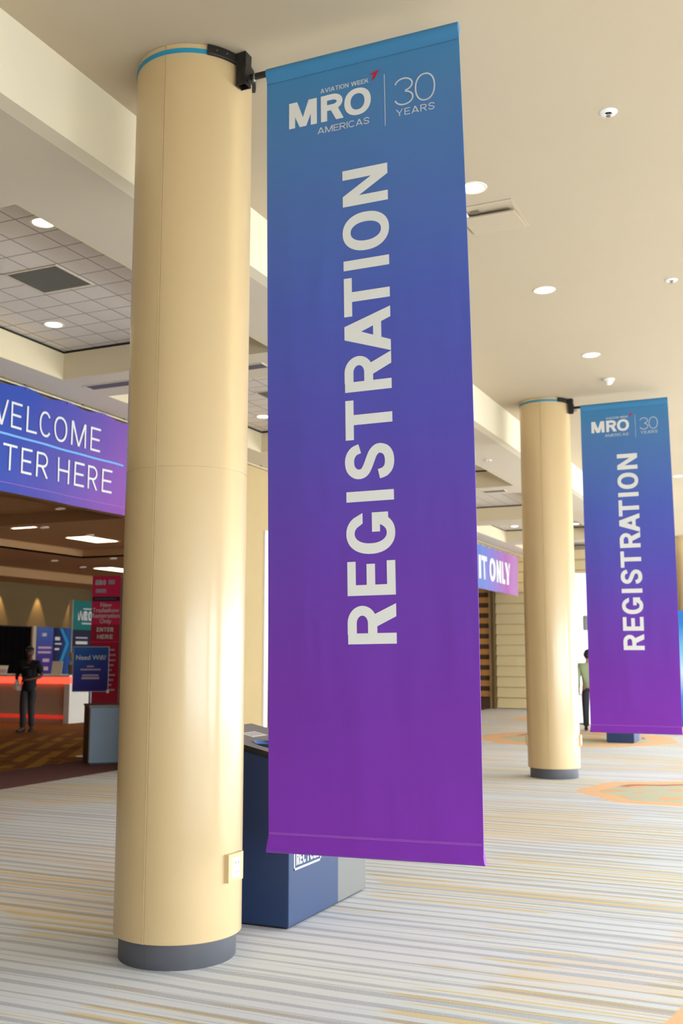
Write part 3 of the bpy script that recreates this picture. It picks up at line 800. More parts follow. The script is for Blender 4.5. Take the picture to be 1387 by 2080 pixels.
# ================================================================== RECYCLING BINS by the columns
def make_station(label, loc, depth, grey_len, blue_len=.706, grp='navy recycling stations'):
    t = thing('recycling_station', label, 'recycling bin', loc, group=grp)
    def topz(x): return .955 - .22 * x
    d = depth
    def wedge(mb, x0, x1, y0, y1, zb, zt0, th=None):
        # slanted-top block; th -> only a slab of that thickness
        vs = []
        for (x, y) in ((x0, y0), (x1, y0), (x1, y1), (x0, y1)):
            vs.append((x, y, zb if th is None else topz(x) + zt0 - th))
        for (x, y) in ((x0, y0), (x1, y0), (x1, y1), (x0, y1)):
            vs.append((x, y, topz(x) + zt0))
        mb.add(vs, [(0, 3, 2, 1), (4, 5, 6, 7), (0, 1, 5, 4), (1, 2, 6, 5), (2, 3, 7, 6), (3, 0, 4, 7)])
    b = MB(); wedge(b, -d, 0, 0, blue_len, 0.012, 0)
    bo = b.build('recycling_body', M['navy'], t, bevel=.006)
    MB().box(-d + .02, -.02, .02, blue_len + grey_len - .02, 0, .012).build('plinth', M['lidedge'], t)
    g = MB(); wedge(g, -min(d, .54), -.002, blue_len, blue_len + grey_len, 0.012, -.004)
    g.build('litter_body', M['bingrey'], t, bevel=.006)
    # lid with round opening cut through the lid only
    hx, hy, hr = -.235, .205, .11
    n = 40
    lid = MB()
    x0, x1, y0, y1 = -d - .012, .012, -.012, blue_len
    outer = []
    for i in range(n):
        a = 2 * PI * i / n
        cx_, sy_ = math.cos(a), math.sin(a)
        k = min(((x1 - hx) if cx_ > 0 else (hx - x0)) / max(abs(cx_), 1e-6), ((y1 - hy) if sy_ > 0 else (hy - y0)) / max(abs(sy_), 1e-6))
        outer.append((hx + cx_ * k, hy + sy_ * k))
    for cxx, cyy in ((x0, y0), (x1, y0), (x1, y1), (x0, y1)):
        a = math.atan2(cyy - hy, cxx - hx) % (2 * PI); i = round(a / (2 * PI) * n) % n; outer[i] = (cxx, cyy)
    inner = [(hx + hr * math.cos(2 * PI * i / n), hy + hr * math.sin(2 * PI * i / n)) for i in range(n)]
    T, TB = .036, .002
    vs = [(x, y, topz(x) + T) for x, y in outer] + [(x, y, topz(x) + T) for x, y in inner] + [(x, y, topz(x) + TB) for x, y in outer] + [(x, y, topz(x) + TB) for x, y in inner]
    fs = []; mi = []
    for i in range(n):
        j = (i + 1) % n
        fs.append((i, j, n + j, n + i)); mi.append(0)
        fs.append((2 * n + i, 3 * n + i, 3 * n + j, 2 * n + j)); mi.append(1)
        fs.append((i, 2 * n + i, 2 * n + j, j)); mi.append(1)
        fs.append((n + i, n + j, 3 * n + j, 3 * n + i)); mi.append(1)
    lid.add(vs, fs); lid.m = mi
    lo = lid.build('lid', [M['lid'], M['lidedge']], t, label='grey slanted lid with black edge')
    ln = MB()
    ring1 = [(x, y, topz(x) + T + .003) for x, y in [(hx + (hr + .004) * math.cos(2 * PI * i / n), hy + (hr + .004) * math.sin(2 * PI * i / n)) for i in range(n)]]
    circ = lambda r: [(hx + r * math.cos(2 * PI * i / n), hy + r * math.sin(2 * PI * i / n)) for i in range(n)]
    ring2 = [(x, y, topz(x) + .0150) for x, y in circ(hr - .004)]
    ring3 = [(x, y, topz(x) + .0145) for x, y in circ(hr - .003)]
    ln.add(ring1 + ring2, [(i, (i + 1) % n, n + (i + 1) % n, n + i) for i in range(n)], 0)
    ln.add(ring3, [tuple(range(n))], 1)  # dark disc over the solid body paints the shade inside the bin
    ln.build('liner_ring', [M['liner'], M['dark']], lo, label='blue liner round the opening')
    L = MB()
    lx0, lx1, ly0, ly1 = -.50, -.40, .27, .47
    TZ = lambda x, y: (x, y, topz(x) + T + .0012)
    flat([[(lx0, ly0), (lx1, ly0), (lx1, ly1), (lx0, ly1)]], TZ, 'lid_sticker', M['print'], lo)
    flat([[(lx0 + .02 + q * .022, ly0 + .015), (lx0 + .028 + q * .022, ly0 + .015), (lx0 + .028 + q * .022, ly1 - .015), (lx0 + .02 + q * .022, ly1 - .015)] for q in range(3)], lambda x, y: (x, y, topz(x) + T + .0018), 'sticker_print', M['lid'], lo)
    g2 = MB(); wedge(g2, -min(d, .54) - .01, .010, blue_len + .001, blue_len + grey_len + .01, 0, .034, .032)
    g2.build('litter_lid', M['lid'], t)
    # white outlined panel with lettering on the long face
    FX = lambda y, z: (.0015, y, z)
    y0, y1, z0, z1, e = .065, .44, .325, .445, .012
    flat([[(y0, z0), (y1, z0), (y1, z0 + e), (y0, z0 + e)], [(y0, z1 - e), (y1, z1 - e), (y1, z1), (y0, z1)], [(y0, z0), (y0 + e, z0), (y0 + e, z1), (y0, z1)], [(y1 - e, z0), (y1, z0), (y1, z1), (y1 - e, z1)]] +
         [[(p[0], p[1] + .352) for p in pg] for pg in word('RECYCLE', y0 + .03, y1 - .03, .066, .014)], FX, 'front_lettering', M['print'], t)
    return t
make_station('navy recycling bin with grey half, behind the near banner and column', (-2.899, 5.679, 0), .645, .462)
make_station('distant navy recycling bin showing below the far banner', (-3.08, 19.90, 0), .50, .25, blue_len=.62)

# ================================================================== CEILING FIXTURES
def downlight(label, x, y, z, r=.082, power=0, grp='concourse ceiling downlights'):
    t = thing('recessed_downlight', label, 'ceiling light', (x, y, z), group=grp)
    MB().lathe([(r, -.001), (r + .004, -.006), (r + .022, -.006), (r + .026, -.001)], 40, capb=False, capt=False).build('trim_ring', M['trimring'], t, smooth=50)
    MB().lathe([(.0, -.006), (r * .6, -.0055), (r, -.002)], 36, capb=False, capt=False).build('lens', M['lens'], t, smooth=50, label='glowing warm lens')
    if power:
        d = bpy.data.lights.new('lamp', 'SPOT'); d.energy = power; d.color = (1, .80, .56); d.spot_size = math.radians(125); d.spot_blend = .7; d.shadow_soft_size = r
        o = bpy.data.objects.new('lamp', d); COL.objects.link(o); o.parent = t; o.location = (0, 0, -.02)
    return t
DW = 10
DC = 60
downlight('round warm downlight touching the near banner edge, above the access panel', -2.141, 7.16, H, power=DW)
downlight('round downlight second in the right-hand ceiling row, beyond the access panel', -2.169, 9.572, H, power=DW)
downlight('round downlight third in the ceiling row, near the dome detector', -2.181, 11.964, H, power=DW)
downlight('far round downlight at the right edge past the far banner', -2.228, 21.05, H, power=DW)
G2 = 'tile coffer downlights'
downlight('downlight in the tile coffer partly cut off by the soffit edge, left', -5.28, 6.068, ZT, power=DC, grp=G2)
downlight('downlight in the left tile coffer below the grey vent', -6.869, 8.11, ZT, power=DC, grp=G2)
downlight('downlight seen in the gap between foreground column and near banner', -6.89, 12.614, ZT, power=DC, grp=G2)
downlight('distant tile coffer downlight left of the mid-distance column', -6.932, 26.40, ZT, power=DC, grp=G2)
downlight('distant tile coffer downlight right of the mid-distance column', -5.371, 26.54, ZT, power=DC, grp=G2)

def grille(name, label, cat, x0, x1, y0, y1, z, mat, n, grp=None):
    t = thing(name, label, cat, ((x0 + x1) / 2, (y0 + y1) / 2, z), group=grp)
    w, l = (x1 - x0) / 2, (y1 - y0) / 2
    f = MB(); e = .02
    f.box(-w, w, -l, -l + e, -.008, 0).box(-w, w, l - e, l, -.008, 0).box(-w, -w + e, -l + e, l - e, -.008, 0).box(w - e, w, -l + e, l - e, -.008, 0)
    f.build('frame', M['soffit'], t)
    s = MB().box(-w + e, w - e, -l + e, l - e, -.002, 0)
    for i in range(n):
        yy = -l + e + (2 * l - 2 * e) * (i + .5) / n
        s.box(-w + e, w - e, yy - .004, yy + .004, -.007, -.002)
    s.build('louvres', mat, t)
    return t
grille('return_air_vent', 'square grey return air vent in the left tile ceiling', 'vent', -6.345, -5.765, 6.80, 7.335, ZT, M['tilevent'], 24)
grille('return_air_vent', 'grey return air vent in the second coffer, cut by the near banner', 'vent', -6.345, -5.765, 11.36, 11.90, ZT, M['tilevent'], 24)
SG = 'linear slot diffusers on the soffit beams'
grille('slot_diffuser', 'linear slot diffuser above the WELCOME banner', 'vent', -7.36, -6.55, 9.20, 9.40, ZS, M['slotvent'], 3, SG)
grille('slot_diffuser', 'linear slot diffuser between foreground column and near banner', 'vent', -5.40, -5.05, 9.20, 9.40, ZS, M['slotvent'], 3, SG)
grille('slot_diffuser', 'linear slot diffuser between near banner and mid-distance column', 'vent', -5.45, -5.0, 18.38, 18.60, ZS, M['slotvent'], 3, SG)

def sprinkler(label, x, y, z):
    t = thing('ceiling_sprinkler', label, 'sprinkler', (x, y, z), group='concealed ceiling sprinklers')
    MB().lathe([(.020, -.004), (.026, -.012), (.050, -.010), (.060, -.001)], 28, capb=False, capt=False).build('escutcheon', M['white'], t, smooth=50)
    MB().lathe([(.0, -.002), (.021, -.002)], 20, capb=False, capt=False).build('recess_shade', M['dark'], t)  # flat disc coloured dark as the shade of a recess
    MB().tube((0, 0, -.001), (0, 0, -.026), .006, 10).lathe([(.0, -.029), (.016, -.028), (.016, -.026), (0, -.025)], 16, capb=False, capt=False).build('deflector', M['steel'], t, smooth=50)
    return t
sprinkler('small white ceiling sprinkler near the top right corner', -1.016, 6.466, H)
sprinkler('tiny ceiling sprinkler at the right edge, level with the second downlight', -1.02, 9.80, H)
sprinkler('tiny sprinkler on the soffit left of the mid-distance column', -4.45, 15.45, ZS)
t = thing('smoke_detector', 'small white dome detector on the ceiling beyond the third downlight', 'detector', (-2.183, 13.14, H))
MB().lathe([(.075, -.001), (.075, -.015), (.068, -.02)], 28, capb=False).build('base', M['white'], t, smooth=40)
MB().lathe([(.055, -.018), (.05, -.05), (.03, -.072), (.001, -.078)], 28, capb=False).build('dome', M['white'], t, smooth=60)

# hinged access panel
t = thing('access_panel', 'square ceiling access panel hanging slightly ajar beside the near banner', 'access panel', (-2.16, 7.46, H))
e = .025; f = MB()
f.box(-.235, .235, -.0, e, -.005, 0).box(-.235, .235, .53, .53 + e, -.005, 0).box(-.235, -.235 + e, e, .53, -.005, 0).box(.235 - e, .235, e, .53, -.005, 0)
f.build('frame', M['ceiling'], t)
rot = Matrix.Translation((0, .545, -.008)) @ Matrix.Rotation(math.radians(3.2), 4, 'X')
MB().box(-.215, .215, -.40, 0, -.006, .006, mat=rot).build('door', M['ceiling'], t)
MB().box(-.18, -.15, .02, .22, -.030, -.018).box(-.18, -.15, .19, .22, -.03, -.002).build('latch_arm', M['brightwhite'], t, label='bright white latch arm')
MB().box(-.12, -.06, .10, .13, -.02, -.002).build('catch', M['steel'], t)

# ================================================================== OVERHEAD BANNERS AND RAIL
t = thing('ceiling_rail', 'thin white rail along the soffit edge carrying the overhead banners', 'rail', (-7.90, 0, 4.585))
MB().tube((0, 5, 0), (0, 31, 0), .011, 10).build('pipe', M['coffer'], t, smooth=50)
for y in (8.9, 9.92, 10.75, 14.4, 17.5, 20, 23, 25.5, 27, 28.5, 30): MB().box(-.012, .012, y - .02, y + .02, .0, .028).build('ceiling_clip', M['steel'], t)

def overhead(label, y0, y1, ztop, zbot, mat, grom):
    t = thing('overhead_banner', label, 'banner', (-7.90, y0, zbot), group='overhead entrance banners')
    Hh = ztop - zbot; Wd = y1 - y0
    ny, nz = 60, 16
    def dx(y, z):
        k = z / Hh
        return .030 + .010 * math.sin(4.1 * y + 1.5 * k) * (1 - .4 * k) + .006 * math.sin(9.7 * y + 3.1 * k)
    def dz(y, z):
        if z < Hh * .9: return 0
        ph = min(abs(y - g) for g in grom)
        return -min(.045, ph * .14) * (z / Hh - .9) / .1
    vs = []; fs = []
    for sg in (.0012, -.0012):
        for j in range(nz + 1):
            for i in range(ny + 1):
                y, z = Wd * i / ny, Hh * j / nz
                vs.append((dx(y, z) + sg + (.012 if j < 1 and sg > 0 else 0), y, z + dz(y, z)))
    r = ny + 1; S = (nz + 1) * r
    for j in range(nz):
        for i in range(ny):
            a = j * r + i
            fs.append((a, a + 1, a + r + 1, a + r)); fs.append((S + a, S + a + r, S + a + r + 1, S + a + 1))
    for i in range(ny):
        fs.append((i, S + i, S + i + 1, i + 1)); a = nz * r + i; fs.append((a, a + 1, S + a + 1, S + a))
    for j in range(nz):
        a = j * r; fs.append((a, a + r, S + a + r, S + a)); a += ny; fs.append((a, S + a, S + a + r, a + r))
    MB().add(vs, fs).build('fabric', mat, t, smooth=60, label='blue to violet printed fabric')
    for y in grom:
        g = MB()
        g.tube((.008, y, Hh - .03), (.045, y, Hh - .03), .010, 12)
        g.path([(.035, y, Hh - .03), (.012, y, Hh + .0), (-.004, y, Hh + .016), (-.014, y, Hh + .03)], .004, 6)
        g.build('grommet_tie', M['steel'], t, smooth=50)
    return t, (lambda y, z: (dx(y - y0, z - zbot) + .009, y - y0, z - zbot))
wb, FW = overhead('WELCOME ENTER HERE banner hanging over the left opening', 7.25, 11.1, 4.575, 3.352, M['welcome'], [.10, .85, 1.62, 2.34, 3.0, 3.7])
wt = .026
its = [('W', 8.20, .40), ('E', 8.645, .173), ('L', 8.892, .165), ('C', 9.097, .214), ('O', 9.370, .231), ('M', 9.673, .273), ('E', 10.036, .183)]
for it in its: flat(letters([it], .292, wt, wt), lambda y, z: FW(y, z + 4.070), 'letter', M['print'], wb)
its = [('E', 7.99, .175), ('N', 8.255, .215), ('T', 8.545, .220), ('E', 8.835, .170), ('R', 9.074, .194), ('H', 9.456, .215), ('E', 9.756, .180), ('R', 10.005, .192), ('E', 10.279, .184)]
for it in its: flat(letters([it], .288, wt, wt), lambda y, z: FW(y, z + 3.593), 'letter', M['print'], wb)
flat([[(7.74 + (10.70 - 7.74) * i / 24, 3.972), (7.74 + (10.70 - 7.74) * (i + 1) / 24, 3.972), (7.74 + (10.70 - 7.74) * (i + 1) / 24, 3.996), (7.74 + (10.70 - 7.74) * i / 24, 3.996)] for i in range(24)], FW, 'rule_line', M['rule'], wb)['label'] = 'light blue rule between the lines'
flat([[(7.25 + 3.85 * i / 30, 3.452), (7.25 + 3.85 * (i + 1) / 30, 3.452), (7.25 + 3.85 * (i + 1) / 30, 3.456), (7.25 + 3.85 * i / 30, 3.456)] for i in range(30)], FW, 'hem_stitching', M['stitch'], wb)
eb, FE = overhead('EXIT ONLY banner hanging over the far opening', 24.6, 30.25, 4.52, 3.335, M['exit'], [.15, .75, 1.35, 1.9, 2.45, 3.0, 3.5, 4.05, 4.6, 5.1, 5.65])
its = [('E', 24.85, .35), ('I', 26.21, .17), ('T', 26.43, .56), ('O', 27.22, .54), ('N', 27.86, .50), ('L', 28.45, .36), ('Y', 28.79, .53)]
for it in its: flat(letters([it], .62, .150, .125), lambda y, z: FE(y, z + 3.60), 'letter', M['print'], eb)
xx = [[(25.28, 0), (25.45, 0), (25.83, .62), (25.66, .62)], [(25.66, 0), (25.83, 0), (25.45, .62), (25.28, .62)]]
flat(xx, lambda y, z: FE(y, z + 3.60), 'letter', M['print'], eb)

# ================================================================== FAR END
t = thing('slatted_screen', 'warm wooden slatted screen with dark post under the EXIT banner', 'screen', (-9.45, 30.95, 0))
s = MB()
for k in range(12): s.box(-.55, .52, -.02, .02, .36 + k * .315, .36 + k * .315 + .17)
s.build('slats', M['wood'], t)
MB().box(.545, .625, -.09, .05, 0, 4.15).build('post', M['wooddark'], t, label='dark brown post')
MB().box(-.65, -.57, -.09, .05, 0, 4.15).build('post', M['wooddark'], t, label='dark brown post')
MB().box(.46, .54, -.03, .03, 0, 4.15).build('stile', M['wallsiding'], t)
MB().box(-.56, .46, .05, .07, 0, 4.15).box(-.56, .46, -.03, .03, 0, .30).build('backing', M['binside'], t)

t = thing('display_wall', 'white display wall behind the walking person in green', 'display wall', (-4.60, 25.25, 0), (0, 0, math.radians(38)))
MB().box(-.68, .95, 0, .12, 0, 3.55).build('panel', M['brightwhite'], t, bevel=.01)
MB().box(-.62, -.50, -.28, .30, 0, .03).build('foot', M['bingrey'], t)
MB().box(.72, .84, -.28, .30, 0, .03).build('foot', M['bingrey'], t)
t = thing('wall_sign', 'charcoal sign with pale lettering high on the white display wall', 'sign', (-4.62, 25.235, 2.36), (0, 0, math.radians(38)))
MB().box(-.40, .55, -.03, .012, -.17, .17).build('board', M['signgrey'], t)
bars([(-.32, .30, .04, .10), (-.32, -.18, -.09, -.01), (-.1, .30, -.075, -.03)], lambda x, z: (x, -.032, z), 'lettering', M['bingrey'], t)
t = thing('event_wall', 'bright blue printed event board cut off by the right edge', 'display board', (-2.13, 22.85, 0))
MB().box(-.50, .50, -.03, .03, .10, 2.53).build('board', M['bluesign'], t)
MB().box(-.50, .50, -.05, .05, 0, .13).build('base_strip', M['yellow'], t, label='yellow base strip')

# ================================================================== REGISTRATION HALL
# lights
def troffer(label, x, y, w, l, z):
    t = thing('fluorescent_panel', label, 'ceiling light', (x, y, z), group='hall fluorescent panels')
    f = MB(); e = .03
    f.box(-w / 2, w / 2, -l / 2, -l / 2 + e, -.02, 0).box(-w / 2, w / 2, l / 2 - e, l / 2, -.02, 0).box(-w / 2, -w / 2 + e, -l / 2 + e, l / 2 - e, -.02, 0).box(w / 2 - e, w / 2, -l / 2 + e, l / 2 - e, -.02, 0)
    f.build('frame', M['brownceil'], t)
    MB().box(-w / 2 + e, w / 2 - e, -l / 2 + e, l / 2 - e, -.012, 0).build('diffuser', M['panelglow'], t, label='glowing white diffuser')
troffer('fluorescent panel in the hall ceiling under the middle of the WELCOME banner', -17.62, 22.7, .82, 1.42, HC + .24)
troffer('fluorescent panel at the left edge under the WELCOME banner', -17.5, 19.55, .80, .85, HC + .24)
troffer('fluorescent panel just above the pink tower', -21.3, 28.9, .82, 1.9, HC)
HG = 'small dim hall downlights'
def hall_light(label, x, y, z):
    t = thing('hall_downlight', label, 'ceiling light', (x, y, z), group=HG)
    MB().lathe([(.09, -.001), (.10, -.03), (.11, -.03), (.12, -.001)], 20, capb=False, capt=False).build('trim_ring', M['trimring'], t, smooth=50)
    MB().lathe([(.001, -.02), (.09, -.008)], 20, capb=False, capt=False).build('lens', M['hlens'], t, smooth=50)
M['hlens'] = glow('hall_lens', (1.0, .62, .38, 1), .55)
for l, x, y in (('dim hall downlight highest below the WELCOME banner', -14.5, 17.55), ('dim hall downlight between the two larger fluorescent panels', -17.0, 20.02),
                ('dim hall downlight right under the middle fluorescent panel', -17.05, 21.85), ('dim hall downlight beside the foreground column', -18.9, 25.35),
                ('dim hall downlight on the lower soffit left of centre', -21.0, 25.25), ('dim hall downlight above the teal sign', -21.7, 27.5)):
    inside = cx0 < x < cx1 and cy0 < y < cy1
    hall_light(l, x, y, HC + (.24 if inside else 0))
for y in (28.4, 30.4, 32.35):
    d = bpy.data.lights.new('wall_washer_lamp', 'SPOT'); d.energy = 260; d.color = (1, .72, .36); d.spot_size = math.radians(48); d.spot_blend = .5; d.shadow_soft_size = .02
    o = bpy.data.objects.new('wall_washer_lamp', d); COL.objects.link(o); o.location = (-25.80, y, 4.15)

# back drape and posters along the hall wall (plane x = -21.2)
t = thing('pipe_drape', 'black drape backdrop at the far left behind the man', 'drape', (-21.25, 21.3, 0))
n = 90; vs = []; fs = []
for i in range(n + 1):
    y = 3.42 * i / n - .06
    dxx = .05 * math.sin(y * 22) * .6
    vs += [(dxx, y, 0), (dxx, y, 2.43), (dxx - .01, y, 2.43), (dxx - .01, y, 0)]
for i in range(n):
    a = i * 4
    fs += [(a, a + 4, a + 5, a + 1), (a + 2, a + 6, a + 7, a + 3), (a + 1, a + 5, a + 6, a + 2)]
MB().add(vs, fs).build('curtain', M['drape'], t, smooth=60)
MB().tube((-.06, -.1, 2.44), (-.06, 3.4, 2.44), .02, 10).tube((-.06, -.1, 0), (-.06, -.1, 2.44), .022, 10).tube((-.06, 3.38, 0), (-.06, 3.38, 2.44), .022, 10).build('pipe_frame', M['blackmetal'], t, smooth=50)
def board(name, label, y0, y1, ztop, mat, depth=.05, x=-21.2):
    # local x runs along world +y (reading direction), local y points away from the viewer
    t = thing(name, label, 'sign', (x, y0, 0), (0, 0, PI / 2))
    MB().box(0, y1 - y0, 0, depth, 0, ztop).build('panel', mat, t)
    return t
FB = lambda x, z: (x, -.003, z)
FB2 = lambda x, z: (x, -.006, z)
t = board('hall_post', 'pale edge panel between black drape and purple poster', 24.66, 24.80, 2.47, M['counterfront'])
t = board('event_poster', 'purple event poster behind the man', 24.82, 25.58, 2.45, M['posterA'])
flat(word('MRO', .22, .44, .10, .025), lambda x, z: (x, -.003, z + 2.17), 'logo', M['print'], t)
bars([(.08, .68, 1.80, 1.86), (.08, .66, 1.66, 1.72), (.30, .60, 1.40, 1.50), (.36, .56, 1.15, 1.26)], FB, 'small_print', M['softprint'], t)
t = board('arrow_poster', 'navy poster with a large cyan arrow chevron', 25.60, 26.42, 2.44, M['posterB'])
flat([[(.26, 2.42), (.40, 2.42), (.72, 1.97), (.58, 1.97)], [(.58, 1.97), (.72, 1.97), (.38, 1.30), (.24, 1.30)]], FB, 'chevron', M['cyan'], t)
bars([(.05, .28, 2.06, 2.16), (.05, .36, 1.93, 1.97), (.05, .26, 1.76, 1.82)], FB2, 'small_print', M['print'], t)
t = board('tower_sign', 'tall sign with teal head and dark panel, left of the pink tower', 26.46, 27.60, 3.325, M['inknavy'], .12)
flat([[(0, 2.40), (1.14, 2.40), (1.14, 3.325), (0, 3.325)]], FB, 'teal_head', M['teal'], t)['label'] = 'teal head panel'
flat(word('MRO', .26, .98, .30, .075), lambda x, z: (x, -.006, z + 2.70), 'logo', M['print'], t)
bars([(.5, .95, 3.05, 3.09), (.45, .95, 2.58, 2.63), (.18, .76, 2.13, 2.17)], FB2, 'small_print', M['printsilver'], t)
flat([[(.18, 1.95), (.76, 1.95), (.76, 2.04), (.18, 2.04)]], FB2, 'partner_line', M['print'], t)
MB().box(-.03, 0, -.01, .13, 0, 3.33).build('edge_trim', M['counterfront'], t)

# counter
t = thing('registration_counter', 'long registration counter with glowing red light strips', 'counter', (-16.13, 20.11, 0))
MB().box(-4.6, -.16, .06, .70, .0, 1.06).build('front_panel', M['counterfront'], t)
MB().box(-.16, 0, 0, .78, 0, 1.06).build('end_panel', M['counterwhite'], t, label='white end panel')
MB().box(-4.65, .03, -.06, .82, 1.085, 1.135).build('worktop', M['counterwhite'], t, bevel=.006)
MB().box(-4.6, .012, -.012, .79, .93, 1.06).build('light_strip', M['redglow'], t, label='glowing red light strip')
MB().box(-4.6, -.17, .03, .06, .10, .18).build('lower_light_strip', M['redglow2'], t, label='dim red light strip near the floor')
t = thing('card_stand', 'white card standing on the counter right of the man', 'card', (-16.66, 20.25, 1.135))
MB().box(-.155, .155, -.004, .004, .008, .325, mat=Matrix.Rotation(math.radians(-8), 4, 'X')).build('card', M['paper'], t)
MB().box(-.16, .16, -.03, .06, 0, .01).build('foot', M['paper'], t)
t = thing('card_stand', 'small tilted purple and white sign on the counter at the left edge', 'sign', (-18.40, 20.25, 1.135), (0, 0, .2))
MB().box(-.17, .17, -.004, .004, .008, .23, mat=Matrix.Rotation(math.radians(-22), 4, 'X')).build('card', M['paper'], t)
MB().box(-.15, .15, -.010, -.005, .03, .13, mat=Matrix.Rotation(math.radians(-22), 4, 'X')).build('print', M['softprint'], t)
MB().box(-.17, .17, 0, .10, 0, .01).build('foot', M['paper'], t)
t = thing('potted_plant', 'small olive plant in a brown pot on the counter end', 'plant', (-16.34, 20.45, 1.135))
MB().lathe([(.075, 0), (.105, .20), (.11, .24), (.095, .24), (.09, .2)], 24, capt=False).build('pot', M['pot'], t, smooth=40)
lf = MB()
for k in range(26):
    a = random.uniform(0, 2 * PI); r = random.uniform(.08, .18); hgt = random.uniform(.26, .36)
    pts = [Vector((.03 * math.cos(a), .03 * math.sin(a), .2))]
    for q in range(1, 7):
        u = q / 6
        pts.append(Vector((math.cos(a) * r * u * 1.1, math.sin(a) * r * u * 1.1, .2 + hgt * math.sin(u * PI * .62))))
    sd = Vector((-math.sin(a), math.cos(a), 0))
    for q in range(6):
        w0 = .022 * math.sin(PI * (q / 6) * .9 + .25); w1 = .022 * math.sin(PI * min(1, (q + 1) / 6) * .9 + .25) * (0.1 if q == 5 else 1)
        lf.add([pts[q] - sd * w0, pts[q] + sd * w0, pts[q + 1] + sd * w1, pts[q + 1] - sd * w1], [(0, 1, 2, 3)])
lf.build('leaves', M['leaf'], t)

# pink tower
t = thing('information_tower', 'tall pink ENTER HERE information tower beside the foreground column', 'sign', (-11.30, 15.0, 0), (0, 0, math.radians(20)))
W = .255
MB().box(-W, W, 0, .06, 0, 2.99).build('panel', M['pink'], t, label='pink front panel')
MB().box(W, W + .045, 0, .42, 0, 2.97).build('side_frame', M['kioskgrey'], t, label='grey side frame')
MB().box(-W, W, .06, .42, 0, 2.96).build('core', M['kioskgrey'], t)
rows = [(-W, W, 1.84, 2.04)]
FK = lambda x, z: (x, -.004, z)
FK2 = lambda x, z: (x, -.008, z)
flat([[(-W, 1.845), (W, 1.845), (W, 2.135), (-W, 2.135)]], FK, 'dark_band', M['pinkdark'], t)
flat([[(-W, .78), (W, .78), (W, 1.82), (-W, 1.82)]], FK, 'lower_panel', M['pinkdark'], t)
flat([[(-W + .01, 2.545), (W - .01, 2.545), (W - .01, 2.62), (-W + .01, 2.62)]], FK, 'black_strip', M['inknavy'], t)
bars([(-.20, .18, 2.575, 2.592)], FK2, 'strip_print', M['bingrey'], t)
flat(word('MRO', -.20, -.01, .09, .022), lambda x, z: FK2(x, z + 2.83), 'logo', M['print'], t)
bars([(.03, .15, 2.84, 2.92), (-.19, -.0, 2.69, 2.76)], FK2, 'small_print', M['softprint'], t)
for i, s in enumerate(('New', 'Tradeshow', 'Registration', 'Only')):
    small_text(s, .105, lambda x, z, i=i: FK2(x, z + 2.445 - .095 * i), 'tower_text', M['print'], t, .002)
flat(word('ENTER', -.15, .15, .075, .018), lambda x, z: FK2(x, z + 2.01), 'tower_text', M['paper'], t)
flat(word('HERE', -.14, .14, .075, .018), lambda x, z: FK2(x, z + 1.885), 'tower_text', M['paper'], t)
bars([(-.18, .18, 1.68, 1.71), (-.16, .2, 1.59, 1.62)] + [(-.2, .20 - .03 * (k % 3), 1.5 - .085 * k, 1.53 - .085 * k) for k in range(7)], FK2, 'small_print', M['softprint'], t)

# grey bin and wifi board
t = thing('grey_bin', 'grey panelled bin on the carpet left of the foreground column', 'bin', (-9.83, 12.75, 0), (0, 0, math.radians(45)))
MB().box(0, .56, .004, .62, .02, .83).build('body', M['greybin'], t, bevel=.01)
MB().box(-.012, .0, .01, .61, .02, .83).box(-.016, -.012, .03, .59, .1, .13).box(-.016, -.012, .03, .59, .3, .33).box(-.016, -.012, .03, .59, .5, .53).build('side_louvres', M['binside'], t, label='dark louvred side')
MB().box(-.02, .58, -.015, .64, .83, .865).build('top', M['bintop'], t, bevel=.004)
MB().box(.02, .54, .02, .6, 0, .02).build('plinth', M['lidedge'], t)
t = thing('wifi_sign', 'blue Need Wifi board on a grey post behind the grey bin', 'sign', (-10.62, 13.75, 0), (0, 0, math.radians(30)))
MB().box(-.285, .285, -.012, .012, 1.02, 1.74).build('frame', M['post'], t)
f = MB().box(-.275, .275, -.016, -.012, 0, .70)
fo = f.build('board', M['wifi'], t, label='blue to purple printed board'); fo.location = (0, 0, 1.03)
small_text('Need Wifi?', .105, lambda x, z: (x, -.020, z + 1.53), 'heading', M['print'], t, .0015)
bars([(-.06, .05, 1.41, 1.435), (-.16, .16, 1.36, 1.385), (-.13, .13, 1.27, 1.295), (-.14, .14, 1.22, 1.255)], lambda x, z: (x, -.019, z), 'small_print', M['softprint'], t)
MB().tube((0, .015, 0.02), (0, .015, 1.5), .022, 12).build('post', M['post'], t, smooth=50)
MB().lathe([(.20, 0), (.20, .012), (.05, .025)], 28).build('base_plate', M['post'], t, smooth=30)
MB().box(.26, .295, -.02, .014, 1.0, 1.05).build('clip', M['ivory'], t)
t = thing('barrier_post', 'slim dark post with two turquoise lights beside the foreground column', 'post', (-11.85, 16.0, 0))
MB().tube((0, 0, .0), (0, 0, 1.55), .022, 10).build('pole', M['blackmetal'], t, smooth=50)
MB().sphere((0, -.02, 1.27), .05, 12, (.7, .7, 1.6)).build('light', M['cyanglow'], t, smooth=True, label='turquoise light')
MB().sphere((0, -.02, .775), .05, 12, (.7, .7, 1.6)).build('light', M['cyanglow'], t, smooth=True, label='turquoise light')
MB().lathe([(.14, 0), (.14, .012), (.03, .02)], 24).build('foot', M['blackmetal'], t)

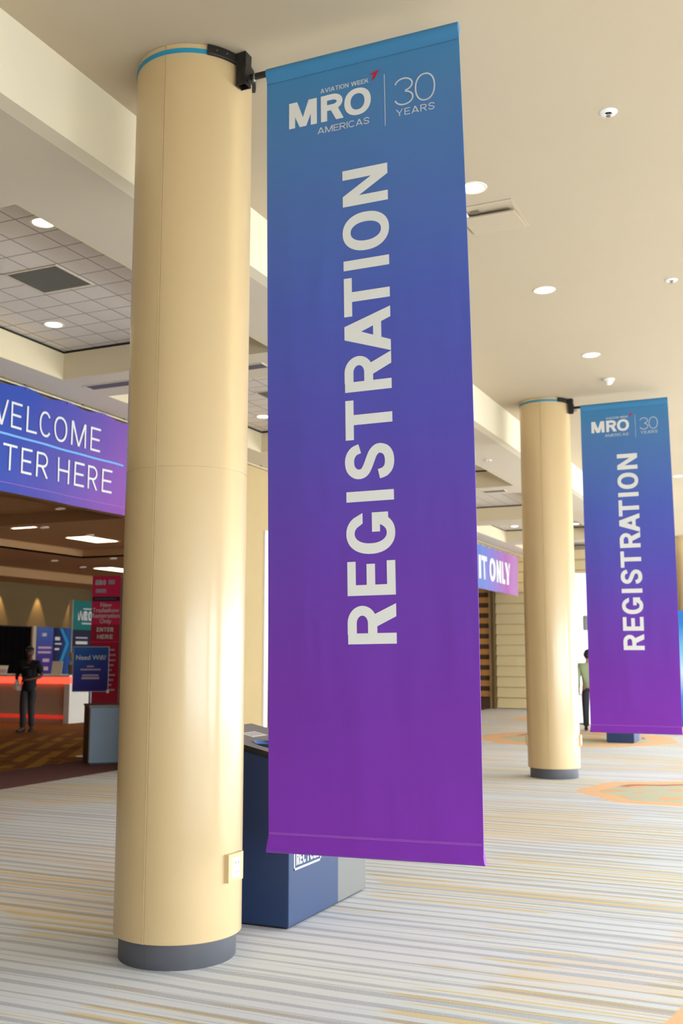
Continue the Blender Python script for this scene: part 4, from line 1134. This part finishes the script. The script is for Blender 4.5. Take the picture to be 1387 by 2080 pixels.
# ================================================================== PEOPLE
def skin_body(name, V, E, mat, parent, sub=2):
    names = list(V)
    me = bpy.data.meshes.new(name + '_skeleton')
    me.from_pydata([V[n][0] for n in names], [(names.index(a), names.index(b_)) for a, b_ in E], [])
    o = bpy.data.objects.new(name + '_skeleton', me); COL.objects.link(o)
    sk = o.modifiers.new('skin', 'SKIN'); sk.use_smooth_shade = True
    ss = o.modifiers.new('sub', 'SUBSURF'); ss.levels = sub; ss.render_levels = sub
    if not me.skin_vertices: 
        bpy.context.view_layer.update()
    for i, n in enumerate(names):
        r = V[n][1]
        r = r if isinstance(r, tuple) else (r, r)
        me.skin_vertices[0].data[i].radius = r
        me.skin_vertices[0].data[i].use_root = (i == 0)
    bpy.context.view_layer.update()
    m2 = bpy.data.meshes.new_from_object(o.evaluated_get(bpy.context.evaluated_depsgraph_get()))
    bpy.data.objects.remove(o)
    m2.materials.clear(); m2.materials.append(mat); m2.name = name
    m2.polygons.foreach_set('use_smooth', [True] * len(m2.polygons))
    r = bpy.data.objects.new(name, m2); COL.objects.link(r); r.parent = parent
    return r

def hand(V, E, pre, wrist, d, palmn, side):
    """palm + four fingers + thumb; d = direction of the hand, palmn = palm normal, side = towards the thumb"""
    d = Vector(d).normalized(); pn = Vector(palmn).normalized(); sd = Vector(side); sd = (sd - d * sd.dot(d)).normalized()
    w = Vector(wrist)
    V[pre + 'palm'] = (tuple(w + d * .045), (.030, .018)); E.append((pre + 'wrist', pre + 'palm'))
    V[pre + 'knuck'] = (tuple(w + d * .085), (.030, .014)); E.append((pre + 'palm', pre + 'knuck'))
    for k, (off, ln) in enumerate(((.030, .070), (.010, .080), (-.010, .074), (-.029, .058))):
        p0 = w + d * .095 + sd * off
        p1 = p0 + (d * .8 + pn * .6).normalized() * ln * .5
        p2 = p1 + (d * .3 + pn * .95).normalized() * ln * .5
        for q, (p, r) in enumerate(((p0, .0095), (p1, .0088), (p2, .0078))):
            V['%sf%d%d' % (pre, k, q)] = (tuple(p), r)
        E += [(pre + 'knuck', '%sf%d0' % (pre, k)), ('%sf%d0' % (pre, k), '%sf%d1' % (pre, k)), ('%sf%d1' % (pre, k), '%sf%d2' % (pre, k))]
    p0 = w + d * .03 + sd * .034; p1 = p0 + (d * .6 + sd * .6 + pn * .3).normalized() * .035; p2 = p1 + (d * .8 + pn * .5).normalized() * .03
    for q, (p, r) in enumerate(((p0, .011), (p1, .010), (p2, .0085))): V['%st%d' % (pre, q)] = (tuple(p), r)
    E += [(pre + 'palm', pre + 't0'), (pre + 't0', pre + 't1'), (pre + 't1', pre + 't2')]

def person(label, loc, rotz, J, mats, cap=False):
    """J: joint positions; facing local -y"""
    t = thing('person', label, 'person', loc, (0, 0, rotz))
    V = {}; E = []
    V['pelvis'] = (J['pelvis'], (.125, .10)); V['waist'] = (J['waist'], (.125, .095)); V['chest'] = (J['chest'], (.150, .105))
    V['collar'] = (J['collar'], (.085, .07)); V['neck'] = (J['neck'], .052); 
    hx, hy, hz = J['head']
    V['jaw'] = ((hx, hy - .018, hz - .055), (.060, .066)); V['face'] = ((hx, hy - .004, hz + .01), (.074, .088)); V['skull'] = ((hx, hy + .006, hz + .065), (.074, .088)); V['crown'] = ((hx, hy + .006, hz + .100), (.045, .055))
    V['nose'] = ((hx, hy - .100, hz - .005), .011); V['nosetip'] = ((hx, hy - .112, hz - .016), .009)
    E += [('pelvis', 'waist'), ('waist', 'chest'), ('chest', 'collar'), ('collar', 'neck'), ('neck', 'jaw'), ('jaw', 'face'), ('face', 'skull'), ('skull', 'crown'), ('face', 'nose'), ('nose', 'nosetip')]
    for s, q in ((-1, 'r'), (1, 'l')):
        V[q + 'ear'] = ((hx + s * .084, hy + .012, hz), (.010, .022)); E.append(('face', q + 'ear'))
        V[q + 'sh'] = (J[q + 'sh'], .062); V[q + 'el'] = (J[q + 'el'], .042); V[q + 'fo'] = (tuple((Vector(J[q + 'el']) * .65 + Vector(J[q + 'wr']) * .35)), .040); V[q + 'wrist'] = (J[q + 'wr'], (.026, .022))
        E += [('chest', q + 'sh'), (q + 'sh', q + 'el'), (q + 'el', q + 'fo'), (q + 'fo', q + 'wrist')]
        hand(V, E, q, J[q + 'wr'], J[q + 'hd'], J[q + 'pn'], J[q + 'ts'])
        V[q + 'hip'] = (J[q + 'hip'], .086); V[q + 'kn'] = (J[q + 'kn'], .058); V[q + 'ca'] = (tuple(Vector(J[q + 'kn']) * .65 + Vector(J[q + 'an']) * .35 + Vector((0, .012, 0))), .055); V[q + 'an'] = (J[q + 'an'], .038)
        E += [('pelvis', q + 'hip'), (q + 'hip', q + 'kn'), (q + 'kn', q + 'ca'), (q + 'ca', q + 'an')]
        an = Vector(J[q + 'an']); td = Vector(J[q + 'toe']) 
        V[q + 'ball'] = (tuple(an + td * .11 + Vector((0, 0, -.045))), (.036, .024)); E.append((q + 'an', q + 'ball'))
    skin_body('body', V, E, mats['skin'], t)
    # shirt
    S = {}; F = []
    g = J.get('girth', 1.0)
    S['waist'] = (J['waist'], (.150 * g, .118 * g)); S['hem'] = (tuple(Vector(J['pelvis']) + Vector((0, 0, J.get('hem', -.07)))), (.158 * g, .128 * g)); S['pelvis'] = (J['pelvis'], (.152 * g, .122 * g)); S['chest'] = (J['chest'], (.172 * g, .125 * g)); S['collar'] = (J['collar'], (.105, .088)); S['neckline'] = (tuple(Vector(J['collar']) * .5 + Vector(J['neck']) * .5), (.066, .062))
    F += [('waist', 'pelvis'), ('pelvis', 'hem'), ('waist', 'chest'), ('chest', 'collar'), ('collar', 'neckline')]
    for q in 'rl':
        k = J.get('sleeve', .55)
        S[q + 'sh'] = (J[q + 'sh'], .080)
        if k <= 1:
            S[q + 'sl'] = (tuple(Vector(J[q + 'sh']).lerp(Vector(J[q + 'el']), k)), .066); F += [('chest', q + 'sh'), (q + 'sh', q + 'sl')]
        else:
            S[q + 'sl'] = (J[q + 'el'], .056); S[q + 'cuff'] = (tuple(Vector(J[q + 'el']).lerp(Vector(J[q + 'wr']), .95)), .040)
            F += [('chest', q + 'sh'), (q + 'sh', q + 'sl'), (q + 'sl', q + 'cuff')]
    skin_body('shirt', S, F, mats['shirt'], t)
    # trousers
    S = {}; F = []
    S['pelvis'] = (J['pelvis'], (.140, .112)); S['belt'] = (tuple(Vector(J['pelvis']) + Vector((0, 0, .06))), (.136, .106)); F.append(('pelvis', 'belt'))
    for q in 'rl':
        S[q + 'hip'] = (J[q + 'hip'], .104); S[q + 'kn'] = (J[q + 'kn'], .078); S[q + 'ca'] = (tuple(Vector(J[q + 'kn']).lerp(Vector(J[q + 'an']), .5)), .070); S[q + 'an'] = (tuple(Vector(J[q + 'an']) + Vector((0, 0, -.01))), .064)
        F += [('pelvis', q + 'hip'), (q + 'hip', q + 'kn'), (q + 'kn', q + 'ca'), (q + 'ca', q + 'an')]
    skin_body('trousers', S, F, mats['trousers'], t)
    for q in 'rl':
        an = Vector(J[q + 'an']); td = Vector(J[q + 'toe'])
        b0 = an + Vector((0, 0, -an.z + J.get(q + 'z', 0) + .045))
        S = {'mid': (tuple(b0 + td * .06), (.044, .042)), 'heel': (tuple(b0 - td * .05), (.038, .040)), 'ball': (tuple(b0 + td * .14 + Vector((0, 0, -.008))), (.046, .036)), 'toe': (tuple(b0 + td * .20 + Vector((0, 0, -.013))), (.036, .028)), 'top': (tuple(b0 + Vector((0, 0, .045))), .040)}
        skin_body('shoe', S, [('mid', 'heel'), ('mid', 'ball'), ('ball', 'toe'), ('heel', 'top')], mats['shoe'], t, 2)
    for s in (-1, 1):
        MB().sphere((hx + s * .030, hy - .0805, hz + .022), .0085, 8).build('eye', M['eyewhite'], t, smooth=True)
    MB().sphere((hx, hy - .076, hz - .048), .022, 8, (1, .35, .3)).build('mouth', M['printred'] if False else mats['lip'], t, smooth=True)
    # hair / cap
    hmb = MB(); n = 16; vs = []; fs = []
    R = (.092, .108, .088)
    lo = -.15 if not cap else .12
    for j in range(9):
        ph = lo + (PI / 2 - lo) * j / 8
        for i in range(n):
            a = 2 * PI * i / n
            vs.append((hx + R[0] * math.cos(ph) * math.cos(a), hy + .008 + R[1] * math.cos(ph) * math.sin(a) + (0.0), hz + .058 + R[2] * math.sin(ph)))
    for j in range(8):
        for i in range(n): fs.append((j * n + i, j * n + (i + 1) % n, (j + 1) * n + (i + 1) % n, (j + 1) * n + i))
    fs.append(tuple(reversed(range(n))))
    hmb.add(vs, fs)
    if cap:
        br = []
        for k in range(9):
            a = math.radians(200 + 140 * k / 8)
            br.append((hx + .09 * math.cos(a), hy + .008 + .105 * math.sin(a), hz + .068))
        for k in range(9):
            a = math.radians(200 + 140 * k / 8)
            br.append((hx + .095 * math.cos(a), hy + .008 + .105 * math.sin(a) - .07 * max(0, -math.sin(a)), hz + .058))
        hmb.add(br + [(x, y, z - .006) for x, y, z in br], [(k, k + 1, 10 + k, 9 + k) for k in range(8)] + [(18 + k, 27 + k, 28 + k, 19 + k) for k in range(8)] + [(9 + k, 10 + k, 28 + k, 27 + k) for k in range(8)])
        hmb.build('cap', M['hair'], t, smooth=50, label='dark cap')
    else:
        for sx in (-1, 1): hmb.sphere((hx + sx * .03, hy + .05, hz + .03), .075, 10, (1, .8, 1.1))
        hmb.build('hair', M['hair'], t, smooth=60, label='short black hair')
    return t

J = dict(pelvis=(.02, 0, .98), waist=(.01, 0, 1.14), chest=(0, 0, 1.34), collar=(0, .01, 1.47), neck=(0, 0, 1.54), head=(0, -.02, 1.645),
         rsh=(-.185, .0, 1.43), rel=(-.275, .02, 1.15), rwr=(-.19, -.20, 1.05), rhd=(.35, -.9, -.25), rpn=(.5, 0, -.6), rts=(.5, 0, .9),
         lsh=(.185, .0, 1.43), lel=(.275, -.01, 1.16), lwr=(.05, -.225, 1.09), lhd=(-.9, -.35, -.05), lpn=(0, .5, -.8), lts=(0, 0, 1),
         rhip=(-.085, 0, .92), rkn=(-.075, -.09, .50), ran=(-.075, -.05, .085), rtoe=(-.35, -.94, 0),
         lhip=(.095, .01, .92), lkn=(.055, .02, .49), lan=(.06, .10, .085), ltoe=(.1, -1, 0), sleeve=.85, girth=1.18, hem=-.16)
man = person('person in black shirt and cap standing in front of the counter, holding papers', (-15.177, 17.585, 0), math.radians(22), J,
             dict(skin=M['skin'], shirt=M['shirtblack'], trousers=M['jeans'], shoe=M['shoe'], lip=M['pot']), cap=True)
bars([(-.065, .065, 0, .016)], lambda x, z: (x - .02, -.128, z + 1.34), 'shirt_print', M['kick'], man)
t = thing('paper_sheets', 'small folded white papers held by the man in black', 'paper', (-15.177, 17.585, 0), (0, 0, math.radians(22)))
pm = Matrix.Translation((-.155, -.30, 1.0)) @ Matrix.Rotation(math.radians(18), 4, 'Y') @ Matrix.Rotation(math.radians(20), 4, 'X')
MB().box(-.05, .05, -.003, .003, -.11, .10, mat=pm).build('sheet', M['paper'], t)
pm2 = Matrix.Translation((-.13, -.305, .97)) @ Matrix.Rotation(math.radians(-8), 4, 'Y') @ Matrix.Rotation(math.radians(26), 4, 'X')
MB().box(-.045, .045, -.002, .002, -.11, .08, mat=pm2).build('sheet', M['paper'], t)

J2 = dict(pelvis=(0, 0, .95), waist=(0, 0, 1.10), chest=(0, 0, 1.29), collar=(0, .01, 1.42), neck=(0, 0, 1.48), head=(0, -.02, 1.585),
          rsh=(-.185, .0, 1.38), rel=(-.24, .03, 1.11), rwr=(-.22, -.08, .88), rhd=(0, -.3, -.95), rpn=(.9, 0, 0), rts=(0, -1, 0),
          lsh=(.185, .0, 1.38), lel=(.24, .03, 1.11), lwr=(.22, -.10, .88), lhd=(0, -.3, -.95), lpn=(-.9, 0, 0), lts=(0, -1, 0),
          rhip=(-.085, 0, .89), rkn=(-.09, -.04, .48), ran=(-.09, .10, .085), rtoe=(0, -1, 0),
          lhip=(.085, 0, .89), lkn=(.085, -.06, .48), lan=(.085, -.06, .085), ltoe=(0, -1, 0), sleeve=2)
person('person in sage green top and dark trousers walking away beyond the column', (-4.42, 22.75, 0), math.radians(195), J2,
       dict(skin=M['skinlight'], shirt=M['shirtgreen'], trousers=M['trouserdark'], shoe=M['shoe'], lip=M['pot']))
